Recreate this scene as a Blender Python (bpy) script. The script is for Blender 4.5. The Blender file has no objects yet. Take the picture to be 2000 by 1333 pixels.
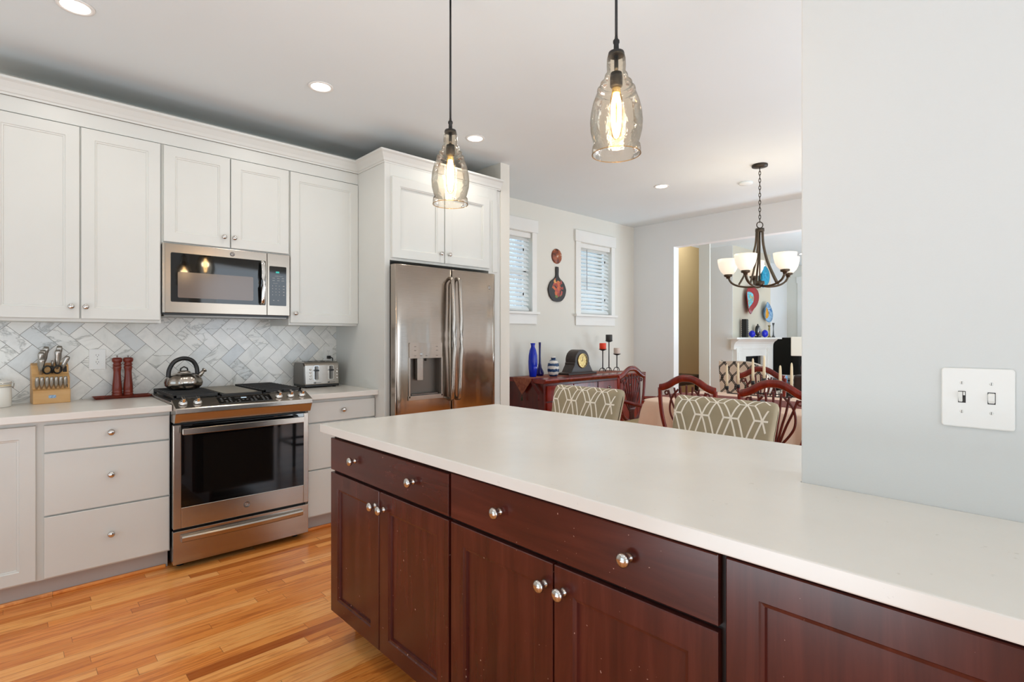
import bpy, math, random
from mathutils import Vector, Matrix
random.seed(7)
PI = math.pi
S = bpy.context.scene
C = S.collection

def lin(h):
    h = h.lstrip('#')
    o = []
    for i in (0, 2, 4):
        c = int(h[i:i+2], 16) / 255
        o.append(c / 12.92 if c <= .04045 else ((c + .055) / 1.055) ** 2.4)
    return (*o, 1.0)

# ------------------------------------------------------------------ camera
H = 1.29
YAW = 46.757
cd = bpy.data.cameras.new('camera')
cam = bpy.data.objects.new('camera', cd)
C.objects.link(cam)
cam.location = (0, 0, H)
cam.rotation_euler = (PI / 2, 0, math.radians(YAW - 90))
cd.sensor_width = 36
cd.lens = 1044 / 2000 * 36
cd.shift_y = -6.9 / 2000
cd.clip_start = .02
S.camera = cam
# ------------------------------------------------------------------ colour management
S.view_settings.view_transform = 'Standard'
S.view_settings.look = 'None'
S.view_settings.gamma = 1
S.view_settings.exposure = 0.27
S.cycles.use_denoising = True
S.cycles.max_bounces = 10
S.cycles.diffuse_bounces = 5
S.cycles.glossy_bounces = 5
S.cycles.transparent_max_bounces = 16
S.cycles.sample_clamp_indirect = 6
# ------------------------------------------------------------------ world and daylight
W = bpy.data.worlds.new('world')
S.world = W
W.use_nodes = True
wb = W.node_tree.nodes['Background']
wb.inputs[0].default_value = (.72, .86, 1.0, 1)
wb.inputs[1].default_value = 1.1

def area(name, loc, rot, sx, sy, e, col, spread=180):
    l = bpy.data.lights.new(name, 'AREA')
    l.shape = 'RECTANGLE'
    l.size, l.size_y = sx, sy
    l.energy = e
    l.color = col
    l.spread = math.radians(spread)
    o = bpy.data.objects.new(name, l)
    o.location = loc
    o.rotation_euler = rot
    C.objects.link(o)
    return o
DAY = (.73, .88, 1.0)
# daylight at assumed windows in the unseen walls, plus added living-room fill lamps
area('daylight_kitchen_left', (-2.95, 1.3, 1.0), (0, -PI / 2, 0), 1.6, 2.8, 9, DAY)
area('daylight_kitchen_front', (-.7, -3.15, 1.0), (PI / 2, 0, 0), 3.2, 1.6, 24, (.84, .92, 1.0))
area('daylight_dining_front', (3.3, -3.10, 1.45), (PI / 2, 0, math.radians(-28)), 2.6, 2.2, 50, (.80, .90, 1.0))
area('daylight_living_front', (9.0, -3.15, 1.45), (PI / 2, 0, 0), 3.6, 2.2, 60, DAY)
area('upward_fill_living', (8.0, .2, .25), (PI, 0, 0), 1.1, 1.1, 115, (.60, .83, 1.0))  # upward fill lamp added to brighten the living room
area('side_fill_living', (6.6, 1.1, 1.4), (PI / 2, 0, math.radians(-38)), 1.2, 1.6, 16, DAY)  # fill lamp added inside the living room, no window there
# added fill lamps on the floor out of view, aimed up like bounce flash
area('upward_fill_kitchen', (-1.0, 1.0, .25), (PI, 0, 0), 1.1, 1.1, 31, (.78, .91, 1.0))
area('upward_fill_back', (.0, -1.4, .25), (PI, 0, 0), 1.1, 1.1, 22, (.78, .91, 1.0))
area('upward_fill_dining', (3.3, -.6, .25), (PI, 0, 0), 1.1, 1.1, 38, (.78, .91, 1.0))
area('downward_fill_hall', (9.2, 4.8, 3.7), (0, 0, 0), .3, .3, 20, (1.0, .93, .82))  # added fill lamp shining down into the hall, no fixture there
area('daylight_window_left', (3.83, 4.30, 2.0), (-PI / 2, 0, 0), .6, .85, 3.5, (.62, .80, 1.0))
area('daylight_window_right', (5.26, 4.30, 2.0), (-PI / 2, 0, 0), .6, .85, 3.5, (.62, .80, 1.0))

# ================================================================== materials
MATS = {}
def mat(name, col=None, rough=.5, metal=0, build=None, **kw):
    m = bpy.data.materials.new(name)
    m.use_nodes = True
    nt = m.node_tree
    b = nt.nodes['Principled BSDF']
    if col is not None:
        b.inputs['Base Color'].default_value = lin(col) if isinstance(col, str) else (*col, 1)
    b.inputs['Roughness'].default_value = rough
    b.inputs['Metallic'].default_value = metal
    for k, v in kw.items():
        b.inputs[k.replace('_', ' ')].default_value = v
    if build:
        build(nt, b)
    MATS[name] = m
    return m

class N:
    """small node helper"""
    def __init__(s, nt): s.nt = nt
    def node(s, t, **kw):
        n = s.nt.nodes.new(t)
        for k, v in kw.items(): setattr(n, k, v)
        return n
    def link(s, a, b): s.nt.links.new(a, b)
    def m(s, op, a, b=None, c=None):
        n = s.node('ShaderNodeMath', operation=op)
        for i, v in enumerate((a, b, c)):
            if v is None: continue
            if hasattr(v, 'node'): s.link(v, n.inputs[i])
            else: n.inputs[i].default_value = v
        return n.outputs[0]
    def obj(s):
        return s.node('ShaderNodeTexCoord').outputs['Object']
    def sep(s, v):
        n = s.node('ShaderNodeSeparateXYZ'); s.link(v, n.inputs[0]); return n.outputs
    def comb(s, x, y, z):
        n = s.node('ShaderNodeCombineXYZ')
        for i, v in enumerate((x, y, z)):
            if hasattr(v, 'node'): s.link(v, n.inputs[i])
            else: n.inputs[i].default_value = v
        return n.outputs[0]
    def scale(s, v, xyz):
        n = s.node('ShaderNodeMapping'); n.inputs['Scale'].default_value = xyz
        s.link(v, n.inputs[0]); return n.outputs[0]
    def noise(s, v, sc, detail=3, rough=.5, dist=0):
        n = s.node('ShaderNodeTexNoise')
        n.inputs['Scale'].default_value = sc; n.inputs['Detail'].default_value = detail
        n.inputs['Roughness'].default_value = rough; n.inputs['Distortion'].default_value = dist
        if v is not None: s.link(v, n.inputs['Vector'])
        return n.outputs[0]
    def ramp(s, f, stops, interp='LINEAR'):
        n = s.node('ShaderNodeValToRGB'); r = n.color_ramp; r.interpolation = interp
        while len(r.elements) < len(stops): r.elements.new(.5)
        for e, (p, c) in zip(r.elements, stops):
            e.position = p; e.color = lin(c) if isinstance(c, str) else (c, c, c, 1)
        s.link(f, n.inputs[0]); return n.outputs[0]
    def mix(s, f, a, b, mode='MIX'):
        n = s.node('ShaderNodeMix', data_type='RGBA', blend_type=mode)
        for i, v in ((0, f), (6, a), (7, b)):
            if hasattr(v, 'node'): s.link(v, n.inputs[i])
            elif i == 0: n.inputs[0].default_value = v
            else: n.inputs[i].default_value = lin(v) if isinstance(v, str) else (v, v, v, 1)
        return n.outputs[2]
    def bump(s, h, b, strength=.2, dist=.01):
        n = s.node('ShaderNodeBump'); n.inputs['Strength'].default_value = strength
        n.inputs['Distance'].default_value = dist
        s.link(h, n.inputs['Height']); s.link(n.outputs[0], b.inputs['Normal'])

def paint_build(c1, c2, sc=3):
    def f(nt, b):
        n = N(nt)
        no = n.noise(n.obj(), sc, 4)
        n.link(n.ramp(no, [(.3, c1), (.7, c2)]), b.inputs['Base Color'])
    return f
def wall_build(c1, c2):
    def f(nt, b):
        n = N(nt)
        o = n.obj()
        n.link(n.ramp(n.noise(o, 1.2, 3), [(.3, c1), (.7, c2)]), b.inputs['Base Color'])
        n.bump(n.noise(o, 220, 3), b, .08, .002)
    return f
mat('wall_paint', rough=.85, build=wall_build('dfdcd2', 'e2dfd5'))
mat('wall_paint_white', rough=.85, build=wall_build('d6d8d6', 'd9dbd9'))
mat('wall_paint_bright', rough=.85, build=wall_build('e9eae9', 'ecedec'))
mat('chimney_dim_paint', rough=.85, build=wall_build('c8c0ae', 'ccc4b2'))  # chimney front coloured darker to stand in for dimmer light on it
mat('ceiling_paint', rough=.9, build=wall_build('e2eaec', 'e5edef'))
mat('tan_wall_paint', rough=.85, build=wall_build('c4b798', 'c8bb9c'))
mat('cabinet_white', rough=.38, build=paint_build('d6d7d2', 'd9dad5'))
mat('trim_white', rough=.4, build=paint_build('e8e6e0', 'ecebe6'))
mat('toe_grey', rough=.55, build=paint_build('b4aca6', 'bab2ac'))

def quartz(nt, b):
    n = N(nt); o = n.obj()
    a = n.ramp(n.noise(o, 2.2, 6, .6), [(.3, 'dcd7cf'), (.7, 'e3dfd8')])
    sp = n.ramp(n.noise(o, 45, 3, .6), [(.24, 'd2cec8'), (.30, 'ffffff')])
    n.link(n.mix(.35, a, sp, 'MULTIPLY'), b.inputs['Base Color'])
mat('quartz', rough=.24, build=quartz)

def floor_b(nt, b):
    n = N(nt); x, y, z = n.sep(n.obj())
    wd, L = .0572, .92
    row = n.m('FLOOR', n.m('DIVIDE', y, wd))
    wn = n.node('ShaderNodeTexWhiteNoise', noise_dimensions='1D'); n.link(row, wn.inputs['W'])
    len_ = n.m('ADD', L * .55, n.m('MULTIPLY', wn.outputs[0], L * .8))
    sh = n.m('MULTIPLY', n.m('FRACT', n.m('MULTIPLY', row, .6180339)), 7.3)
    xs = n.m('DIVIDE', n.m('ADD', x, n.m('ADD', sh, 20)), len_)
    idx = n.m('FLOOR', xs)
    w2 = n.node('ShaderNodeTexWhiteNoise', noise_dimensions='2D'); n.link(n.comb(row, idx, 0), w2.inputs['Vector'])
    rnd = w2.outputs[0]
    base = n.ramp(rnd, [(0, 'b8662a'), (.15, 'e08c40'), (.5, 'f29c4c'), (.8, 'f9ac5c'), (1, 'ffbc72')])
    off = n.m('MULTIPLY', rnd, 37)
    gv = n.comb(n.m('ADD', x, off), n.m('ADD', n.m('MULTIPLY', y, 14), off), 0)
    g = n.ramp(n.noise(gv, 1.7, 6, .68, 1.6), [(.30, '8a4a26'), (.42, 'd29a6c'), (.50, 'fff0dc'), (.60, 'ffffff'), (.72, 'd8a070')])
    col = n.mix(.52, base, g, 'MULTIPLY')
    gv2 = n.comb(n.m('MULTIPLY', n.m('ADD', x, off), 2), n.m('MULTIPLY', y, 90), 0)
    fine = n.ramp(n.noise(gv2, 3, 3, .6), [(.3, 'b98a62'), (.6, 'ffffff')])
    col = n.mix(.22, col, fine, 'MULTIPLY')
    fy = n.m('ABSOLUTE', n.m('SUBTRACT', n.m('FRACT', n.m('DIVIDE', y, wd)), .5))
    fx = n.m('MULTIPLY', n.m('ABSOLUTE', n.m('SUBTRACT', n.m('FRACT', xs), .5)), 1)
    gap = n.m('MAXIMUM', n.m('GREATER_THAN', fy, .488), n.m('GREATER_THAN', fx, .4985))
    col = n.mix(n.m('MULTIPLY', gap, .55), col, '5a2f14')
    n.link(col, b.inputs['Base Color'])
    n.bump(n.m('SUBTRACT', 1, gap), b, .25, .001)
mat('oak_floor', rough=.24, build=floor_b)

def wood(c1, c2, c3, sc=(2, 2, 14), axis=2, rough=.3, specks=False):
    def f(nt, b):
        n = N(nt); o = n.obj()
        s = [14, 14, 14]; s[axis] = 1.2
        v = n.scale(o, tuple(s))
        g = n.noise(v, 1.6, 5, .6, .6)
        col = n.ramp(g, [(.3, c1), (.5, c2), (.72, c3)])
        big = n.ramp(n.noise(o, 3.0, 3, .5), [(.3, 'c8c8c8'), (.7, 'ffffff')])
        col = n.mix(.6, col, big, 'MULTIPLY')
        if specks:
            sp = n.noise(o, 95, 2, .4)
            reg = n.m('GREATER_THAN', n.noise(o, 4.5, 2), .45)
            mk = n.m('MULTIPLY', n.m('GREATER_THAN', sp, .755), reg)
            col = n.mix(n.m('MULTIPLY', mk, .7), col, 'c8a090')
        n.link(col, b.inputs['Base Color'])
        n.bump(g, b, .05, .002)
    return f
mat('cherry_dark', rough=.27, build=wood('431812', '511f17', '5f2920', axis=2, specks=True))
mat('cherry_dark_flat', rough=.27, build=wood('431812', '511f17', '5f2920', axis=1, specks=True))
mat('cherry_gap_shade', rough=.5, build=wood('170a08', '1d0d0a', '24110d', axis=2))  # near-black carcass colour paints the shade in gaps between the fronts
mat('mahogany', rough=.22, build=wood('5a140c', '7a1f12', '962a18', axis=2))
mat('mahogany_dark', rough=.28, build=wood('48110b', '5c1810', '6e2016', axis=2))
mat('mill_wood', rough=.3, build=wood('6a231a', '82301f', '95402c', axis=2))
mat('block_wood', rough=.4, build=wood('dfa662', 'e9b676', 'f0c38a', axis=0))
mat('espresso_wood', rough=.4, build=wood('1d1210', '2a1a16', '33211c', axis=0))
mat('clock_wood', rough=.35, build=wood('241813', '32221b', '3d2a21', axis=0))

def steel(rough=.22, col='c2beb9', axis=0, wav=0.0):
    def f(nt, b):
        n = N(nt); o = n.obj()
        s = [160, 160, 160]; s[axis] = 2
        g = n.noise(n.scale(o, tuple(s)), 3, 2)
        n.link(n.ramp(g, [(.3, '%02x%02x%02x' % tuple(max(0, int(col[i:i+2], 16) - 8) for i in (0, 2, 4))), (.7, col)]), b.inputs['Base Color'])
        r = n.m('ADD', rough - .04, n.m('MULTIPLY', g, .08)); n.link(r, b.inputs['Roughness'])
        if wav:
            w = n.noise(n.scale(o, (5, 5, 1.1)), 1.3, 1)
            n.bump(w, b, wav, .03)
        b.inputs['Metallic'].default_value = 1
    return f
mat('steel', build=steel(.22, 'b3aba2'))
mat('steel_fridge', build=steel(.18, 'ada297', 0, .45))
mat('recess_grey', '6f675f', .35, .6)
mat('steel_micro', build=steel(.24, 'a2978b'))
mat('steel_dark', build=steel(.3, '7f7a75'))
mat('nickel', 'cfccc8', .16, 1)
mat('chrome', 'e4e2df', .07, 1)
mat('knife_steel', 'b2ada6', .28, 1)
mat('black_glass', '0b0a0a', .04)
mat('oven_window', '14110f', .06)
mat('mesh_screen', '6f6158', .12)
mat('black_plastic', '141414', .35)
mat('black_iron', '191817', .45)
mat('cast_iron', '1f1f1f', .55)
mat('gap_shade_black', '0a0a0a', .9)
mat('griddle', '8b8373', .45, .3)
mat('particle_board', '7a6a54', .9)
mat('rubber_black', '101010', .6)
mat('print_grey', 'a9a9a9', .5)
mat('white_plastic', 'efeeea', .35)
mat('ceramic_white', 'efece4', .15)
mat('slot_dark', '2c2927', .6)
mat('bronze', '5a4f42', .38, .8)
mat('bronze_dark', '3b352d', .4, .6)

def glow(name, col, st):
    m = bpy.data.materials.new(name); m.use_nodes = True
    nt = m.node_tree; nt.nodes.clear()
    o = nt.nodes.new('ShaderNodeOutputMaterial'); e = nt.nodes.new('ShaderNodeEmission')
    e.inputs[0].default_value = lin(col); e.inputs[1].default_value = st
    nt.links.new(e.outputs[0], o.inputs[0]); MATS[name] = m
glow('can_lens', 'fff6e6', 7)
glow('bulb_glow', 'ffe6bd', 30)
glow('display_teal', '57d6c9', .8)
glow('display_white', 'c8dcea', .8)

def frosted(nt, b):
    b.inputs['Emission Color'].default_value = lin('fff0d8'); b.inputs['Emission Strength'].default_value = .45
mat('frosted_shade', 'f6efe2', .35, build=frosted)
def linen(nt, b):
    b.inputs['Emission Color'].default_value = lin('f4ecdd'); b.inputs['Emission Strength'].default_value = .12
mat('linen_shade', 'e9e2d4', .8, build=linen)

def clear(name, tint, refl=.9, thick_edge='8a8074'):
    """thin blown glass: see-through with a fresnel coat"""
    m = bpy.data.materials.new(name); m.use_nodes = True
    nt = m.node_tree; nt.nodes.clear(); n = N(nt)
    out = n.node('ShaderNodeOutputMaterial')
    t = n.node('ShaderNodeBsdfTransparent'); g = n.node('ShaderNodeBsdfGlossy'); g.inputs['Roughness'].default_value = .03
    lw = n.node('ShaderNodeLayerWeight'); lw.inputs[0].default_value = .35
    tc = n.ramp(lw.outputs['Facing'], [(.45, tint), (.97, thick_edge)])
    n.link(tc, t.inputs[0])
    fr = n.node('ShaderNodeFresnel'); fr.inputs[0].default_value = 1.45
    no = n.noise(n.obj(), 55, 2)
    bp = n.node('ShaderNodeBump'); bp.inputs['Strength'].default_value = .35; bp.inputs['Distance'].default_value = .004
    n.link(no, bp.inputs['Height']); n.link(bp.outputs[0], g.inputs['Normal']); n.link(bp.outputs[0], fr.inputs['Normal'])
    mx = n.node('ShaderNodeMixShader'); n.link(n.m('MULTIPLY', fr.outputs[0], refl), mx.inputs[0])
    n.link(t.outputs[0], mx.inputs[1]); n.link(g.outputs[0], mx.inputs[2]); n.link(mx.outputs[0], out.inputs[0])
    MATS[name] = m
clear('pendant_glass', 'fbf5ea', .8, 'cfc4b2')
clear('window_glass', 'f4f8fa', .8, 'dfe8ec')
clear('bulb_glass', 'ffe9c8', .6, 'e8c48c')

mat('blue_glass', '0a2fc8', .06, Transmission_Weight=.25, IOR=1.45)
mat('indigo_glass', '140a5a', .06)
mat('cobalt_glass', '0a1ec0', .08)
mat('blind_slat', 'e6e6e3', .5)
mat('candle_red', 'e23a14', .5, Subsurface_Weight=.0)
mat('candle_charcoal', '33312d', .6)
mat('candle_pink', 'd9c6b8', .55)
mat('candle_cream', 'f5e2bd', .5)
mat('pink_cloth', rough=.85, build=paint_build('e4c3ac', 'e9ccb6', 6))
mat('runner_cloth', rough=.8, build=paint_build('6e2f2a', '8a4a40', 30))
mat('runner_brown', rough=.8, build=paint_build('7a3c2c', '9a5a40', 40))
mat('tassel_red', '5a1512', .8)
mat('tassel_green', '2c3320', .8)
mat('stool_taupe', rough=.75, build=paint_build('a2957a', 'aa9d82', 10))
mat('stool_cream', 'fbf4e6', .7)
mat('dark_leg', '2a1a14', .4)
mat('tv_black', '0b0a0a', .1)
mat('firebox', '0d0c0c', .6)
mat('seat_stripe', rough=.7, build=paint_build('b09c72', 'c2ae84', 40))
mat('brass_dial', rough=.25, metal=.9, build=paint_build('b89a5e', 'e0c890', 25))
mat('label_blue', rough=.4, build=paint_build('3a6fa8', 'c4dcea', 90))
mat('antique_silver', '9b9a98', .2, 1)
mat('candlestick_brass', '8a7a50', .3, 1)
mat('candlestick_pewter', '5f6264', .3, 1)
mat('book_blue', '6fa8cc', .6)
mat('toaster_cord', '0f0f0f', .5)
mat('grout', '8b8781', .9)

def marble(nt, b):
    n = N(nt); o = n.obj()
    at = n.node('ShaderNodeAttribute'); at.attribute_name = 'tile'
    r = n.sep(at.outputs['Vector'])
    v = n.node('ShaderNodeVectorMath', operation='ADD'); n.link(o, v.inputs[0])
    n.link(n.comb(n.m('MULTIPLY', r[0], 9), n.m('MULTIPLY', r[1], 9), n.m('MULTIPLY', r[2], 9)), v.inputs[1])
    base = n.ramp(r[0], [(0, 'd9dcdc'), (.22, 'ebeae4'), (.6, 'f2f0e9'), (1, 'f6f4ef')])
    cl = n.ramp(n.noise(v.outputs[0], 9, 4, .6, .6), [(.25, 'd9dadA'), (.55, 'ffffff')])
    col = n.mix(.6, base, cl, 'MULTIPLY')
    vn = n.m('ABSOLUTE', n.m('SUBTRACT', n.noise(n.scale(v.outputs[0], (1, 1, 2.0)), 3.4, 5, .6, .9), .5))
    vein = n.ramp(vn, [(0, 'a8a8a6'), (.012, 'dcdcd9'), (.03, 'ffffff')])
    col = n.mix(n.m('MULTIPLY', n.m('GREATER_THAN', r[1], .60), .7), col, vein, 'MULTIPLY')
    n.link(col, b.inputs['Base Color'])
mat('marble_tile', rough=.18, build=marble)

def trellis(nt, b):
    n = N(nt); x, y, z = n.sep(n.obj())
    def line(ph, p, A, k):
        s_ = n.m('MULTIPLY', n.m('SINE', n.m('MULTIPLY', z, k)), A)
        f = n.m('FRACT', n.m('DIVIDE', n.m('ADD', n.m('ADD', y, x), n.m('ADD', s_, ph)), p))
        return n.m('LESS_THAN', n.m('ABSOLUTE', n.m('SUBTRACT', f, .5)), .055)
    p = .125
    k = 2 * PI / .21
    a = line(10, p, .034, k); c = line(10 + p / 2, p, -.034, k)
    a2 = line(10.018, p, .034, k); c2 = line(10.018 + p / 2, p, -.034, k)
    msk = n.m('MAXIMUM', n.m('MAXIMUM', a, c), n.m('MAXIMUM', a2, c2))
    n.link(n.mix(msk, 'cdb9a4', '1c1714'), b.inputs['Base Color'])
mat('trellis_fabric', rough=.85, build=trellis)

def vase_band(nt, b):
    n = N(nt); o = n.obj(); x, y, z = n.sep(o)
    w = n.m('ADD', z, n.m('MULTIPLY', n.noise(o, 40, 2), .018))
    s_ = n.m('SINE', n.m('MULTIPLY', w, 2 * PI / .058))
    n.link(n.mix(n.m('GREATER_THAN', s_, .0), 'dedad2', '1f3f66'), b.inputs['Base Color'])
mat('banded_glaze', rough=.3, build=vase_band)

def paddle(nt, b):
    n = N(nt); o = n.obj(); x, y, z = n.sep(o)
    d = n.m('SQRT', n.m('ADD', n.m('POWER', n.m('DIVIDE', x, .105), 2), n.m('POWER', n.m('DIVIDE', n.m('SUBTRACT', z, .15), .12), 2)))
    vo = n.node('ShaderNodeTexVoronoi'); vo.inputs['Scale'].default_value = 28; n.link(o, vo.inputs['Vector'])
    cc = n.sep(vo.outputs['Color'])
    col = n.ramp(cc[0], [(0, '241a14'), (.25, 'a03a28'), (.45, 'c8622c'), (.6, '6f7a34'), (.75, 'b34a3c'), (.9, 'd89a4a')], 'CONSTANT')
    n.link(n.mix(n.m('LESS_THAN', n.m('ADD', d, n.m('MULTIPLY', cc[1], .35)), 1.05), '221a15', col), b.inputs['Base Color'])
mat('painted_paddle', rough=.4, build=paddle)
def plaque(nt, b):
    n = N(nt); o = n.obj()
    n.link(n.ramp(n.noise(o, 18, 3), [(.35, '3a1a10'), (.48, '8e4424'), (.6, 'a85a30'), (.66, 'd8c8b8'), (.7, '8a3820')]), b.inputs['Base Color'])
mat('painted_plaque', rough=.4, build=plaque)
def artglass(stops, rim):
    def f(nt, b):
        n = N(nt); o = n.obj()
        n.link(n.ramp(n.noise(o, 13, 3, .6, .8), stops), b.inputs['Base Color'])
    return f
mat('art_glass_inner', rough=.06, build=artglass([(.3, '1d6f9c'), (.42, '8fd0dc'), (.52, '2f9fb4'), (.6, 'c8b23a'), (.68, '3a62a8')], None))
mat('art_glass_red', '9a1f26', .06)
mat('art_glass_blue', rough=.06, build=artglass([(.3, '2c5f9c'), (.5, '8fb4cf'), (.65, '2f6aa8')], None))
mat('art_glass_amber', rough=.08, build=artglass([(.35, 'b87a14'), (.55, 'd89c2c'), (.7, '8a5a10')], None))
mat('art_glass_teal', rough=.05, build=artglass([(.3, '0f6f96'), (.5, '1fa3c6'), (.65, '0d7fa8')], None))
mat('sky_card', '9fb8c8', .9)

# ================================================================== mesh helpers
class MB:
    def __init__(s): s.v = []; s.f = []; s.mi = []; s.sm = []; s.cur = 0; s.smooth = False
    def face(s, idx): s.f.append(tuple(idx)); s.mi.append(s.cur); s.sm.append(s.smooth)
    def box(s, x0, y0, z0, x1, y1, z1):
        if x0 > x1: x0, x1 = x1, x0
        if y0 > y1: y0, y1 = y1, y0
        if z0 > z1: z0, z1 = z1, z0
        b = len(s.v)
        s.v += [(x0, y0, z0), (x1, y0, z0), (x1, y1, z0), (x0, y1, z0), (x0, y0, z1), (x1, y0, z1), (x1, y1, z1), (x0, y1, z1)]
        for q in ((0, 3, 2, 1), (4, 5, 6, 7), (0, 1, 5, 4), (1, 2, 6, 5), (2, 3, 7, 6), (3, 0, 4, 7)): s.face([b + i for i in q])
        return s
    def prism(s, pts, fn, d0, d1):
        """pts 2D outline (ccw), fn(a,b,d)->xyz"""
        b = len(s.v); n = len(pts)
        s.v += [fn(a, c, d0) for a, c in pts] + [fn(a, c, d1) for a, c in pts]
        s.face([b + i for i in range(n)][::-1]); s.face([b + n + i for i in range(n)])
        for i in range(n):
            j = (i + 1) % n; s.face([b + i, b + j, b + n + j, b + n + i])
        return s
    def grid(s, rows, closed_u=False, closed_v=False):
        b = len(s.v); R = len(rows); K = len(rows[0])
        for r in rows: s.v += [tuple(p) for p in r]
        for i in range(R if closed_v else R - 1):
            for j in range(K if closed_u else K - 1):
                i2 = (i + 1) % R; j2 = (j + 1) % K
                s.face([b + i * K + j, b + i * K + j2, b + i2 * K + j2, b + i2 * K + j])
        return b
    def lathe(s, prof, c=(0, 0, 0), axis='z', seg=32, sx=1, sy=1, cap=True):
        """prof: list of (radius, height)"""
        s.smooth = True
        def P(r, h, a):
            x, y = r * math.cos(a) * sx, r * math.sin(a) * sy
            if axis == 'z': return (c[0] + x, c[1] + y, c[2] + h)
            if axis == 'y-': return (c[0] + x, c[1] - h, c[2] + y)
            if axis == 'y+': return (c[0] - x, c[1] + h, c[2] + y)
            if axis == 'x-': return (c[0] - h, c[1] - x, c[2] + y)
            if axis == 'x+': return (c[0] + h, c[1] + x, c[2] + y)
        rows = [[P(r, h, 2 * PI * k / seg) for k in range(seg)] for r, h in prof]
        b = s.grid(rows, closed_u=True)
        s.smooth = False
        if cap:
            if prof[0][0] > 1e-5: s.face([b + k for k in range(seg)][::-1])
            e = b + (len(prof) - 1) * seg
            if prof[-1][0] > 1e-5: s.face([e + k for k in range(seg)])
        return s
    def tube(s, pts, r, seg=10, closed=False, flat=None, up=(0, 0, 1)):
        """r number or list; flat=(a,b) scales the section"""
        s.smooth = True
        pts = [Vector(p) for p in pts]; n = len(pts)
        rr = r if isinstance(r, (list, tuple)) else [r] * n
        rows = []; prev = Vector(up)
        for i, p in enumerate(pts):
            if closed: t = pts[(i + 1) % n] - pts[i - 1]
            else: t = pts[min(i + 1, n - 1)] - pts[max(i - 1, 0)]
            if t.length < 1e-9: t = Vector((0, 0, 1))
            t.normalize()
            a = prev - t * prev.dot(t)
            if a.length < 1e-4:
                a = Vector((1, 0, 0)) - t * t.x
                if a.length < 1e-4: a = Vector((0, 1, 0)) - t * t.y
            a.normalize(); prev = a if flat is None else Vector(up)
            b_ = t.cross(a)
            fa, fb = flat if flat else (1, 1)
            rows.append([p + a * (rr[i] * fa * math.cos(2 * PI * k / seg)) + b_ * (rr[i] * fb * math.sin(2 * PI * k / seg)) for k in range(seg)])
        b = s.grid(rows, closed_u=True, closed_v=closed)
        s.smooth = False
        if not closed:
            s.face([b + k for k in range(seg)][::-1]); s.face([b + (n - 1) * seg + k for k in range(seg)])
        return s
    def add(s, o, fn=None):
        b = len(s.v); s.v += [fn(p) if fn else p for p in o.v]
        for f, m, q in zip(o.f, o.mi, o.sm): s.f.append(tuple(b + i for i in f)); s.mi.append(m); s.sm.append(q)
        return s

WM = {}
def reg(o, loc=(0, 0, 0), rz=0, parent=None):
    WM[o.name] = Matrix.Translation(loc) @ Matrix.Rotation(rz, 4, 'Z') if parent is None else WM[parent.name]
def finish(me, bevel):
    pass
def make(name, mb, mats, parent=None, loc=None, local=False, bevel=0, seg=2, label=None, sub=0, shade=None):
    me = bpy.data.meshes.new(name)
    if parent is not None: Mi = WM[parent.name].inverted()
    elif loc is not None: Mi = Matrix.Translation(loc).inverted()
    else: Mi = Matrix.Identity(4)
    if local: Mi = Matrix.Identity(4)
    me.from_pydata([Mi @ Vector(v) for v in mb.v], [], mb.f)
    if not isinstance(mats, (list, tuple)): mats = [mats]
    for m in mats: me.materials.append(MATS[m] if isinstance(m, str) else m)
    me.polygons.foreach_set('material_index', mb.mi)
    me.polygons.foreach_set('use_smooth', [bool(q) for q in mb.sm])
    me.update(); 
    import bmesh
    bm = bmesh.new(); bm.from_mesh(me); bmesh.ops.recalc_face_normals(bm, faces=bm.faces); bm.to_mesh(me); bm.free()
    o = bpy.data.objects.new(name, me); C.objects.link(o)
    if parent is not None: o.parent = parent
    elif loc is not None: o.location = loc
    reg(o, loc or (0, 0, 0), 0, parent)
    if bevel:
        md = o.modifiers.new('bevel', 'BEVEL'); md.width = bevel; md.segments = seg; md.limit_method = 'ANGLE'; md.angle_limit = math.radians(40)
        md.harden_normals = False
    if sub:
        md = o.modifiers.new('sub', 'SUBSURF'); md.levels = sub; md.render_levels = sub
    if label: o['label'] = label
    return o
def tag(o, label, cat, group=None, kind=None):
    o['label'] = label; o['category'] = cat
    if group: o['group'] = group
    if kind: o['kind'] = kind
    return o
def thing(name, label, cat, loc=(0, 0, 0), rz=0, group=None):
    o = bpy.data.objects.new(name, None); o.empty_display_size = .1
    C.objects.link(o); o.location = loc; o.rotation_euler = (0, 0, rz)
    reg(o, loc, rz)
    return tag(o, label, cat, group)
def struct(name, mb, m, label=None, bevel=0):
    o = make(name, mb, m, bevel=bevel); o['kind'] = 'structure'
    if label: o['label'] = label
    return o
def copytree(root, loc, rz=0, label=None, group=None):
    r = root.copy(); C.objects.link(r); r.location = loc; r.rotation_euler = (0, 0, rz)
    reg(r, loc, rz)
    if label: r['label'] = label
    if group: r['group'] = group
    for ch in list(root.children):
        c = ch.copy(); C.objects.link(c); c.parent = r
        for g in list(ch.children):
            d = g.copy(); C.objects.link(d); d.parent = c
    return r
def arc(cx, cy, r, a0, a1, n, ry=None):
    ry = r if ry is None else ry
    return [(cx + r * math.cos(a0 + (a1 - a0) * i / n), cy + ry * math.sin(a0 + (a1 - a0) * i / n)) for i in range(n + 1)]
def rrect(a0, b0, a1, b1, r, n=5):
    return arc(a1 - r, b0 + r, r, -PI / 2, 0, n) + arc(a1 - r, b1 - r, r, 0, PI / 2, n) + arc(a0 + r, b1 - r, r, PI / 2, PI, n) + arc(a0 + r, b0 + r, r, PI, 1.5 * PI, n)
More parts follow.
